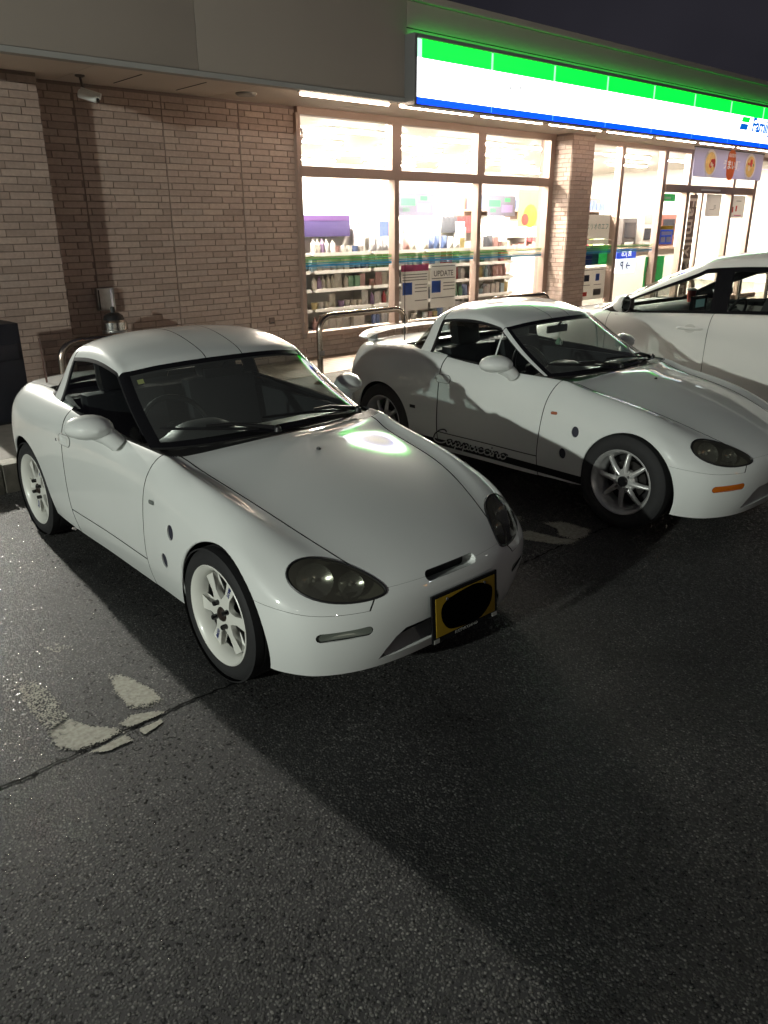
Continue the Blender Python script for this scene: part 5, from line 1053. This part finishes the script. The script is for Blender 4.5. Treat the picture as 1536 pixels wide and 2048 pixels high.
# ------------------------------------------------------------------ white hatchback parked nose-in
HB = [
 [(0,-.90,.20),(.3,-.885,.20),(.55,-.845,.20),(.70,-.77,.20),(.77,-.68,.20),(.81,-.58,.20),(.83,-.50,.20),(.84,-.42,.20),(.845,-.35,.20)],
 [(0,-.935,.42),(.3,-.915,.42),(.56,-.865,.42),(.71,-.785,.42),(.785,-.68,.42),(.825,-.58,.42),(.845,-.50,.42),(.853,-.42,.42),(.857,-.35,.42)],
 [(0,-.90,.62),(.3,-.88,.63),(.52,-.82,.65),(.66,-.72,.67),(.74,-.62,.68),(.79,-.52,.68),(.82,-.43,.67),(.84,-.36,.64),(.85,-.30,.60)],
 [(0,-.78,.74),(.3,-.75,.755),(.50,-.68,.775),(.63,-.56,.80),(.72,-.45,.80),(.78,-.36,.77),(.82,-.28,.72),(.845,-.22,.64),(.855,-.18,.55)],
 [(0,-.40,.87),(.3,-.38,.88),(.53,-.32,.885),(.66,-.24,.885),(.745,-.16,.865),(.80,-.10,.82),(.84,-.05,.73),(.86,-.02,.60),(.865,0,.45)],
 [(0,-.05,.95),(.3,-.04,.955),(.56,0,.945),(.69,.05,.93),(.765,.10,.905),(.82,.14,.85),(.855,.17,.73),(.868,.20,.55),(.865,.20,.35)],
 [(0,.20,.985),(.3,.21,.985),(.58,.25,.97),(.715,.29,.952),(.785,.31,.92),(.835,.32,.86),(.862,.34,.73),(.870,.35,.52),(.85,.35,.25)],
 [(0,.62,1.0),(.3,.62,1.0),(.60,.62,.98),(.748,.62,.957),(.805,.62,.925),(.847,.62,.86),(.868,.62,.73),(.872,.62,.50),(.85,.62,.22)],
 [(0,1.0,1.0),(.3,1.0,1.0),(.60,1.0,1.0),(.765,1.0,.98),(.815,1.0,.945),(.853,1.0,.87),(.870,1.0,.73),(.872,1.0,.50),(.85,1.0,.20)],
 [(0,1.35,1.0),(.3,1.35,1.0),(.60,1.35,1.02),(.772,1.35,1.0),(.82,1.35,.965),(.857,1.35,.88),(.872,1.35,.73),(.873,1.35,.50),(.85,1.35,.20)],
 [(0,1.9,1.05),(.3,1.9,1.05),(.60,1.9,1.05),(.772,1.9,1.03),(.825,1.9,.99),(.86,1.9,.90),(.873,1.9,.73),(.873,1.9,.50),(.85,1.9,.20)],
 [(0,2.5,1.08),(.3,2.5,1.08),(.60,2.5,1.08),(.755,2.5,1.06),(.815,2.5,1.02),(.855,2.5,.92),(.872,2.5,.74),(.87,2.5,.50),(.85,2.5,.25)],
 [(0,3.1,1.08),(.3,3.1,1.08),(.56,3.08,1.08),(.70,3.05,1.06),(.77,3.02,1.02),(.82,3.0,.92),(.845,2.98,.75),(.845,2.96,.52),(.83,2.95,.28)],
 [(0,3.48,1.02),(.3,3.46,1.02),(.52,3.42,1.01),(.64,3.36,.99),(.71,3.30,.95),(.76,3.25,.88),(.79,3.2,.74),(.80,3.18,.52),(.79,3.15,.30)],
 [(0,3.53,.50),(.3,3.52,.50),(.52,3.48,.50),(.64,3.42,.50),(.70,3.36,.50),(.74,3.3,.48),(.76,3.25,.44),(.77,3.22,.38),(.77,3.2,.30)],
]
HT = [
 [(0,.12,.965),(.3,.14,.965),(.55,.19,.96),(.68,.25,.955),(.733,.29,.95),(.748,.33,.945),(.758,.37,.94)],
 [(0,.60,1.22),(.28,.61,1.215),(.52,.65,1.20),(.635,.70,1.178),(.688,.74,1.155),(.733,.76,1.06),(.772,.78,.965)],
 [(0,1.02,1.39),(.27,1.03,1.386),(.49,1.06,1.372),(.595,1.10,1.348),(.648,1.13,1.32),(.718,1.15,1.15),(.778,1.17,.99)],
 [(0,1.16,1.437),(.27,1.16,1.432),(.48,1.18,1.417),(.588,1.20,1.392),(.643,1.22,1.355),(.718,1.25,1.17),(.781,1.27,.995)],
 [(0,1.65,1.490),(.27,1.65,1.485),(.47,1.65,1.467),(.580,1.66,1.435),(.640,1.67,1.385),(.718,1.68,1.19),(.783,1.70,1.02)],
 [(0,2.20,1.470),(.27,2.20,1.465),(.47,2.20,1.448),(.578,2.20,1.412),(.638,2.20,1.36),(.712,2.20,1.20),(.778,2.20,1.045)],
 [(0,2.75,1.400),(.27,2.75,1.395),(.46,2.74,1.375),(.56,2.72,1.335),(.612,2.70,1.285),(.682,2.70,1.18),(.745,2.70,1.07)],
 [(0,3.42,1.12),(.26,3.40,1.12),(.45,3.36,1.11),(.54,3.30,1.09),(.59,3.25,1.08),(.65,3.20,1.07),(.70,3.15,1.06)],
]
def make_hatch(loc, rz):
    sb, st = Surf(HB), Surf(HT); P = mat('pearl_white_paint', (.76, .75, .72), .3, 0, 1.0); FAh, RAh = (0, .31, .335), (2.70, .31, .335)
    car = empty('hatchback', loc, rz, 'pearl white hatchback parked nose-in beside the second roadster', 'car')
    bv, _, tr = ref_of([sb.patch(0, 14, -8, 8, .08, .1)]); bt, _, tt = ref_of([st.patch(0, 7, -6, 6, .08, .1)])
    cyl = lambda s, A: prism_dir([(s * .5, A[0] + A[2] * math.cos(2 * math.pi * i / 48), A[1] + A[2] * math.sin(2 * math.pi * i / 48)) for i in range(48)], (s, 0, 0), 0, .6)
    def pan(nm, pl, cutters, m=P, ref=(bv, tr), thick=.006):
        me = shell_mesh(nm, pl, m, thick); me = cut(me, cutters); smooth_from(me, ref[0], None, ref[1]); return link(nm, me, car)
    g = .0025; ref2 = (bt, tt)
    pan('front_bumper', [sb.patch(0, 2.2, -8, 8, .1, .12, 0)], [cyl(-1, FAh), cyl(1, FAh)]); pan('hood', [sb.patch(2.2, 5.85, -2.6, 2.6, .1, .1, g)], [])
    drs = {}
    for s in (-1, 1):
        v = lambda a, b: (a, b) if s > 0 else (-b, -a)
        pan('front_fender', [sb.patch(2.2, 6.3, *v(2.6, 8), .1, .12, g)], [cyl(s, FAh)])
        drs[s] = pan('front_door', [sb.patch(6.3, 9, *v(3, 7.6), .06, .1, g)], []); pan('rear_door', [sb.patch(9, 11.2, *v(3, 7.6), .06, .1, g)], [cyl(s, RAh)])
        pan('sill', [sb.patch(6.3, 11.2, *v(7.6, 8), .1, .1, g)], [cyl(s, RAh)]); pan('rear_quarter', [sb.patch(11.2, 14, *v(2.6, 8), .1, .12, g)], [cyl(s, RAh)])
        pan('roof_pillar', [st.patch(0, 2, *v(3, 4.1), .08, .1), st.patch(2, 6, *v(3.3, 4.1), .08, .1)], [], P, ref2); pan('rear_pillar', [st.patch(5.35, 7, *v(4.1, 6), .08, .1)], [], P, ref2)
        pan('front_door_glass', [st.patch(.62, 3.12, *v(4.32, 5.85), .07, .1)], [], glass('hatch_glass', (.72, .76, .74)), ref2, 0); pan('rear_door_glass', [st.patch(3.5, 5.1, *v(4.32, 5.85), .08, .1)], [], glass('hatch_glass', (.72, .76, .74)), ref2, 0)
        pan('window_frame', [st.patch(.05, .62, *v(4.1, 6), .06, .1), st.patch(.62, 5.35, *v(4.1, 4.32), .08, .1), st.patch(.62, 5.35, *v(5.85, 6), .08, .07), st.patch(3.12, 3.5, *v(4.1, 6), .06, .1), st.patch(5.1, 5.35, *v(4.1, 6), .06, .1)], [], gloss_black(), ref2, .008)
        pan('quarter_light', [st.patch(.16, .56, *v(4.5, 5.8), .05, .12)], [], gloss_black(), ref2, .004)
        for A in (FAh, RAh):
            a = [(A[0] + (A[2] + .01) * math.cos(R(t)), A[1] + (A[2] + .01) * math.sin(R(t))) for t in range(-20, 201, 10)]; n = len(a)
            MB().add([(s * .5, y, z) for y, z in a] + [(s * .84, y, z) for y, z in a], [(i, i + 1, n + i + 1, n + i) for i in range(n - 1)] + [tuple(range(n))]).build('wheel_well', black_plastic(), car)
            w = empty('wheel', (s * .755, A[0], .315), parent=car)
            MB().lathe([(.19, -.10), (.27, -.09), (.31, -.07), (.315, 0), (.31, .07), (.27, .09), (.2, .085), (.195, .06), (.19, -.1)], 40, 'x').build('tyre', rubber(), w, smooth=True)
            MB().lathe([(0, .06), (.05, .062), (.08, .05), (.17, .06), (.195, .07), (.2, .06), (.2, -.05)], 32, 'x').build('wheel_cover', mat('silver_rim', (.55, .55, .54), .28, 1), w, smooth=True)
            w.rotation_euler = (0, 0, math.pi if s < 0 else 0)
        # mirror
        mr = empty('door_mirror', parent=car); V = []; m, q = 18, 10
        for i in range(q + 1):
            t = i / q; rr = (1 - (1 - min(1, t * 1.1)) ** 2.4) ** .5
            for j in range(m): an = 2 * math.pi * j / m; V.append((s * (.915 + .105 * rr * math.cos(an)), .50 + .13 * t + .02 * math.cos(an), 1.035 + .072 * rr * math.sin(an)))
        MB().add(V, [(i * m + j, i * m + (j + 1) % m, (i + 1) * m + (j + 1) % m, (i + 1) * m + j) for i in range(q) for j in range(m)] + [tuple(range(m))]).build('mirror_shell', P, mr, smooth=True)
        obj('mirror_glass', [Vector((s * .915, .632, 1.035)) + Vector((s * .09 * math.cos(R(20 * j)), .02 * math.cos(R(20 * j)), .06 * math.sin(R(20 * j)))) for j in range(18)], [tuple(range(18))], mat('mirror_silver', (.8, .8, .8), .03, 1.0), mr)
        MB().tube([(s * .775, .56, .975), (s * .84, .57, 1.0)], [.03, .026], 10).build('mirror_stalk', gloss_black(), mr, smooth=True)
        # handle
        hb_ = bv.ray_cast(Vector((s * 1.5, 1.20, .875)), Vector((-s, 0, 0)))[0]
        hd = empty('door_handle', (0, 0, 0), parent=drs[s]); MB().tube([hb_ + Vector((s * .002, -.11, -.004)), hb_ + Vector((s * .022, -.085, 0)), hb_ + Vector((s * .026, 0, .002)), hb_ + Vector((s * .022, .085, .004)), hb_ + Vector((s * .002, .11, .004))], [.008, .012, .013, .012, .008], 10).build('handle_bar', P, hd, smooth=True)
        V, F = fill_grid(ellipse3(hb_, (0, 1, 0), (0, 0, 1), .05, .034), 3); V = [v + Vector((s * .0015, 0, 0)) for v in project(bv, V, (s, 0, 0))]; obj('handle_cup', V, F, mat('cup_shade', (.60, .59, .56), .35), hd, True)
        o = head = empty('headlight', parent=car); V, F = fill_grid([(s * .50, -.80, .66), (s * .62, -.72, .70), (s * .74, -.52, .755), (s * .77, -.34, .80), (s * .72, -.38, .79), (s * .60, -.60, .735), (s * .50, -.74, .70)], 3); V = project(bv, V, Vector((s * .4, -.8, .5)), off=.004); obj('lens', V, F, mat('lamp_clear', (.35, .36, .36), .1, .5), head, True)
    pan('roof', [st.patch(2, 6, -3.3, 3.3, .08, .1)], [], P, ref2); pan('windshield', [st.patch(.08, 1.95, -3, 3, .07, .12)], [], glass('hatch_glass', (.72, .76, .74)), ref2, 0); pan('windshield_trim', [st.patch(0, .08, -3, 3, .04, .1), st.patch(1.95, 2, -3, 3, .03, .1)], [], gloss_black(), ref2)
    pan('rear_window', [st.patch(6, 6.9, -4, 4, .1, .15)], [], glass('hatch_glass', (.72, .76, .74)), ref2, 0); pan('tailgate', [sb.patch(12.2, 14, -2.6, 2.6, .1, .12, g)], [])
    V, F = sb.patch(5.85, 6.4, -2.9, 2.9, .1, .12); obj('cowl', V, F, black_plastic(), car, True)
    MB().box(-.49, .49, -.8, 3.3, .2, .55).build('underbody', black_plastic(), car); MB().box(-.80, .80, .42, 2.3, .21, .40).build('floor_pan', black_plastic(), car)
    grey = mat('hatch_trim_grey', (.20, .195, .18), .6); seatm = mat('hatch_seat', (.035, .035, .036), .7)
    mb = MB(); mb.box(-.79, -.76, .45, 3.0, .4, .93); mb.box(.76, .79, .45, 3.0, .4, .93); mb.box(-.75, .75, 2.9, 2.95, .4, .95); mb.box(-.75, .75, .35, .40, .3, .85); mb.build('door_cards', grey, car)
    V, F = st.patch(2.0, 6, -4.0, 4.0, .3, .3); n = st.normal(np.array([4.]), np.array([0.]))[0]; V = V - np.array([0, 0, .03]); obj('headliner', V, F, mat('headliner_beige', (.45, .43, .39), .8), car, True)
    # dashboard rising to the screen, centre display
    nx, ny = 25, 9; V = [(-.74 + 1.48 * i / (nx - 1), .22 + .62 * j / (ny - 1), .93 + .05 * math.sin(3 * j / (ny - 1)) - .22 * max(0, j / (ny - 1) - .75) * 4 * .25) for i in range(nx) for j in range(ny)]
    obj('dashboard', V, [(i * ny + j, (i + 1) * ny + j, (i + 1) * ny + j + 1, i * ny + j + 1) for i in range(nx - 1) for j in range(ny - 1)], mat('dash_grey', (.045, .048, .048), .5), car, True)
    MB().box(-.74, .74, .82, .84, .4, .92).build('dash_front', mat('dash_grey', (.045, .048, .048), .5), car)
    sc = empty('centre_display', (0, .80, .93), parent=car); MB().box(-.13, .13, 0, .03, 0, .13).build('display_bezel', gloss_black(), sc); MB().box(-.08, .08, .031, .033, .03, .10).build('display_screen', mat('hatch_screen', (.1, .2, .2), .3, emit=(.14, .26, .24), estr=.22), sc)
    for sx in (-.37, .37):
        t = empty('seat', (sx, 1.35, .42), parent=car)
        MB().box(-.25, .25, -.3, .2, 0, .18).build('seat_cushion', seatm, t, bevel=.05); MB().prism([(.12, .15), (.27, .15), (.42, .72), (.32, .72)], -.24, .24, 'x').build('seat_back', seatm, t, bevel=.04); MB().prism([(.34, .74), (.43, .74), (.45, .93), (.37, .93)], -.13, .13, 'x').build('headrest', seatm, t, bevel=.035)
    t = empty('seat', (0, 2.25, .45), parent=car); MB().box(-.62, .62, -.3, .2, 0, .16).build('seat_cushion', seatm, t, bevel=.05); MB().prism([(.15, .15), (.3, .15), (.45, .62), (.36, .62)], -.62, .62, 'x').build('seat_back', seatm, t, bevel=.04)
    for sx in (-.4, .4): MB().prism([(.37, .63), (.44, .63), (.45, .78), (.39, .78)], -.12 + sx, .12 + sx, 'x').build('headrest', seatm, t, bevel=.03)
    sw = empty('steering_wheel', (-.37, .98, .86), parent=car); sw.rotation_euler = (R(65), 0, 0); MB().tube([(.185 * math.cos(R(a)), .175 * math.sin(R(a)), 0) for a in range(0, 360, 12)], .015, 8, closed=True).build('steering_rim', mat('leather_black', (.02, .02, .02), .3), sw, smooth=True); mb = MB(); mb.tube([(-.18, 0, 0), (.18, 0, 0)], .02, 8); mb.lathe([(0, .03), (.07, .02), (.08, -.02)], 18); mb.build('steering_hub', dark_in(), sw)
    return car
make_hatch((5.05, 1.92, 0), math.pi)
# takeaway cup on the hatchback dashboard
cp = empty('paper_cup', (5.05 + .15, 1.92 - .66, .985), 0, 'clear cup with red drink on the dashboard of the hatchback', 'cup'); MB().lathe([(0, 0), (.032, 0), (.042, .10), (.043, .105)], 16).build('cup_body', mat('cup_red', (.42, .10, .08), .3), cp, smooth=True); MB().lathe([(.045, .105), (.046, .115), (.03, .125), (0, .126)], 16).build('cup_lid', mat('cup_white', (.7, .68, .64), .3), cp, smooth=True)
# ------------------------------------------------------------------ place the roadsters
def stroke_letters():
    """hand-drawn script word: list of strokes in a unit system (x right, y up)"""
    S = []
    S.append([(1.15, 1.55), (1.05, 1.75), (.80, 1.78), (.45, 1.55), (.12, 1.05), (.02, .55), (.15, .18), (.45, .05), (.85, .12), (1.20, .40), (1.38, .70)])
    def a(x): return [[(x + .52, .68), (x + .35, .78), (x + .12, .62), (x + .02, .30), (x + .12, .06), (x + .32, .18), (x + .50, .66), (x + .46, .20), (x + .60, .05), (x + .80, .30)]]
    def pp(x): return [[(x, .55), (x + .16, .76), (x + .10, .1), (x - .02, -.55)], [(x + .12, .45), (x + .32, .76), (x + .50, .66), (x + .48, .30), (x + .30, .04), (x + .12, .12)], [(x + .46, .12), (x + .62, .08), (x + .74, .30)]]
    def u(x): return [[(x, .72), (x - .03, .28), (x + .10, .06), (x + .30, .20), (x + .44, .72), (x + .40, .22), (x + .54, .06), (x + .70, .28)]]
    def c(x): return [[(x + .46, .60), (x + .32, .76), (x + .10, .58), (x + .02, .28), (x + .16, .06), (x + .40, .10), (x + .62, .36)]]
    def i(x): return [[(x, .72), (x - .03, .24), (x + .08, .06), (x + .26, .28)], [(x + .06, 1.0), (x + .10, 1.06)]]
    def nn(x): return [[(x, .72), (x - .02, .06)], [(x, .45), (x + .22, .74), (x + .36, .62), (x + .33, .20), (x + .46, .06), (x + .62, .28)]]
    def o(x): return [[(x + .30, .76), (x + .08, .60), (x + .02, .28), (x + .18, .06), (x + .40, .20), (x + .46, .52), (x + .30, .76), (x + .62, .66)]]
    x = 1.25
    for fn, w in ((a, .74), (pp, .74), (pp, .74), (u, .66), (c, .56), (c, .56), (i, .26), (nn, .58), (o, .5)): S += fn(x); x += w
    return S, x
def smooth_poly(P, n=5):
    out = []
    for k in range(len(P) - 1):
        p0, p1, p2, p3 = P[max(0, k - 1)], P[k], P[k + 1], P[min(len(P) - 1, k + 2)]
        for j in range(n):
            t = j / n; out.append(tuple(.5 * ((2 * p1[d]) + (-p0[d] + p2[d]) * t + (2 * p0[d] - 5 * p1[d] + 4 * p2[d] - p3[d]) * t * t + (-p0[d] + 3 * p1[d] - 3 * p2[d] + p3[d]) * t ** 3) for d in (0, 1)))
    return out + [P[-1]]

carA, doorsA = make_roadster('roadster', (0, 0, 0), 0, dict(corner='clear', plate=True, wheel=wheel_six, wr=.272, rim=mat('white_rim', (.70, .70, .65), .35, 0, .5)), 'white hardtop roadster with six-spoke white wheels and a yellow number plate', None)
carB, doorsB = make_roadster('roadster', (2.55, -.16, 0), R(.5), dict(corner='amber', plate=False, wheel=wheel_eight, wr=.284, rim=mat('silver_spoke', (.62, .62, .61), .36, .55)), 'white hardtop roadster with silver eight-spoke wheels, black sill stripe and amber corner lamps', None)
bvR = ROAD['bv']
# antenna, windshield sticker on the first roadster
MB().tube([(-.50, 2.10, .86), (-.50, 2.105, .99), (-.50, 2.12, 1.11)], [.006, .0045, .004], 6).build('antenna', mat('antenna_brown', (.10, .05, .04), .5), carA, smooth=True)
def glass_card(car, u0, u1, v0, v1, m_, nm):
    V, F = ST.patch(u0, u1, v0, v1, .05, .1); n = ST.normal(np.array([u0]), np.array([v0]))[0]; V = V - np.sign(n[2]) * n * .004; o = obj(nm, V, F, m_, car); return o
glass_card(carA, 1.60, 1.74, -2.72, -2.45, mat('sticker_yellow', (.50, .48, .16), .5), 'windshield_sticker')
# tow strap eye / antenna and spoiler of the second roadster
MB().tube([(-.45, 2.05, .86), (-.45, 2.05, 1.42)], [.004, .002], 6).build('antenna', black_plastic(), carB, smooth=True)
sp_ = empty('rear_spoiler', parent=carB); V = []; nsec = 15
for i in range(nsec):
    x = -.56 + 1.12 * i / (nsec - 1); e = abs(x / .56); y0 = 2.50 - .10 * e ** 3; z0 = .900 - .035 * e ** 4; r_ = 1 - .35 * e ** 6
    for a, b in ((-.085, 0), (-.06, .009), (0, .013), (.06, .012), (.085, .006), (.06, -.003), (0, -.007), (-.06, -.006)): V.append((x, y0 + a * r_, z0 + b * r_))
MB().add(V, [(i * 8 + j, i * 8 + (j + 1) % 8, (i + 1) * 8 + (j + 1) % 8, (i + 1) * 8 + j) for i in range(nsec - 1) for j in range(8)] + [tuple(range(8)), tuple(reversed(range((nsec - 1) * 8, nsec * 8)))]).build('wing', paint(), sp_, smooth=True, ang=60)
for s in (-1, 1): MB().add([(s * .40, 2.40, .82), (s * .425, 2.40, .82), (s * .425, 2.50, .80), (s * .40, 2.50, .80), (s * .40, 2.42, .897), (s * .425, 2.42, .897), (s * .425, 2.50, .897), (s * .40, 2.50, .897)], [(0, 1, 5, 4), (1, 2, 6, 5), (2, 3, 7, 6), (3, 0, 4, 7), (4, 5, 6, 7)]).build('wing_support', paint(), sp_, bevel=.004)
# white windscreen pillars, quarter-light bar
for s in (-1, 1):
    v = lambda a, b: (a, b) if s > 0 else (-b, -a)
    V, F = ST.patch(.02, 2.05, *v(3.55, 4.08), .08, .09); n = ST.normal(*np.meshgrid(np.linspace(.02, 2.05, max(2, int(2.03 / .08) + 1)), np.linspace(*v(3.55, 4.08), max(2, int(.53 / .09) + 1)), indexing='ij')).reshape(-1, 3)
    sg_ = np.sign((n * (V - np.array([0, 1.2, .6]))).sum()); obj('pillar_trim', V + sg_ * n * .004, F, paint(), carB, True)
    V, F = ST.patch(1.93, 2.06, *v(4.2, 5.95), .05, .1); n = ST.normal(*np.meshgrid(np.linspace(1.93, 2.06, max(2, int(.13 / .05) + 1)), np.linspace(*v(4.2, 5.95), max(2, int(1.75 / .1) + 1)), indexing='ij')).reshape(-1, 3)
    sg_ = np.sign((n * (V - np.array([0, 1.2, .6]))).sum()); obj('quarter_light_bar', V + sg_ * n * .003, F, paint(), carB, True)
# black sill stripe with the script word cut through it (white letters), on the right side
bl = mat('stripe_black', (.006, .006, .008), .4)
def on_side(y, z, off=.0018): 
    h = bvR.ray_cast(Vector((-1.3, y, z)), Vector((1, 0, 0))); return Vector((h[0].x - off, y, z)) if h[0] is not None else Vector((-.655 - off, y, z))
def side_strip(name, y0, y1, zf0, zf1, m_, parent, n=40, k=4, off=.0018):
    V = []; 
    for i in range(n + 1):
        y = y0 + (y1 - y0) * i / n
        for j in range(k + 1): V.append(on_side(y, zf0(y) + (zf1(y) - zf0(y)) * j / k, off))
    F = [(i * (k + 1) + j, (i + 1) * (k + 1) + j, (i + 1) * (k + 1) + j + 1, i * (k + 1) + j + 1) for i in range(n) for j in range(k)]
    return obj(name, V, F, m_, parent, True)
side_strip('sill_stripe', .245, 1.70, lambda y: .205, lambda y: .255 if y > .30 else .255, bl, carB)
side_strip('rear_stripe', 1.68, 1.735, lambda y: .445, lambda y: .468, bl, carB, 6, 2)
S, W = stroke_letters(); sc_ = .66 / W; y0 = 1.52
mw = mat('script_dark', (.006, .006, .008), .4); ww = mat('script_white', (.70, .70, .68), .35)
word = empty('script_lettering', parent=carB)
for st_ in S:
    P = smooth_poly(st_); L3 = []; L4 = []
    for x_, y_ in P:
        y = y0 - x_ * sc_ - y_ * sc_ * .15; z = .225 + y_ * sc_ * .62
        (L3 if z > .256 else L4).append((y, z))
    for pts, m_ in ((L3, mw), (L4, ww)):
        run = [q for q in (on_side(y, z, .003) for y, z in pts) if q is not None]
        if len(run) > 1:
            cur = [run[0]]
            for q in run[1:]:
                if (q - cur[-1]).length > .02:
                    if len(cur) > 1: MB().tube(cur, .0048 if m_ is mw else .0045, 6).build('letter_stroke', m_, word, smooth=True)
                    cur = [q]
                else: cur.append(q)
            if len(cur) > 1: MB().tube(cur, .0048 if m_ is mw else .0045, 6).build('letter_stroke', m_, word, smooth=True)
# charm hanging from the mirror of the second roadster
ch = empty('mirror_charm', (2.55, .82, .90), 0, 'small green and white amulet hanging from the mirror of the second roadster', 'charm')
MB().tube([(0, 0, .09), (0, 0, .045)], .003, 6).build('cord', mat('charm_cord', (.5, .5, .45), .6), ch); MB().lathe([(0, 0), (.02, .004), (.024, .015), (.012, .04), (.006, .048)], 12).build('charm_body', mat('charm_green', (.30, .45, .32), .4), ch, smooth=True); MB().lathe([(.01, -.004), (.018, 0), (.01, .003)], 10, 'y', (0, -.022, .016)).build('charm_face', mat('charm_white', (.8, .8, .75), .4), ch, smooth=True)
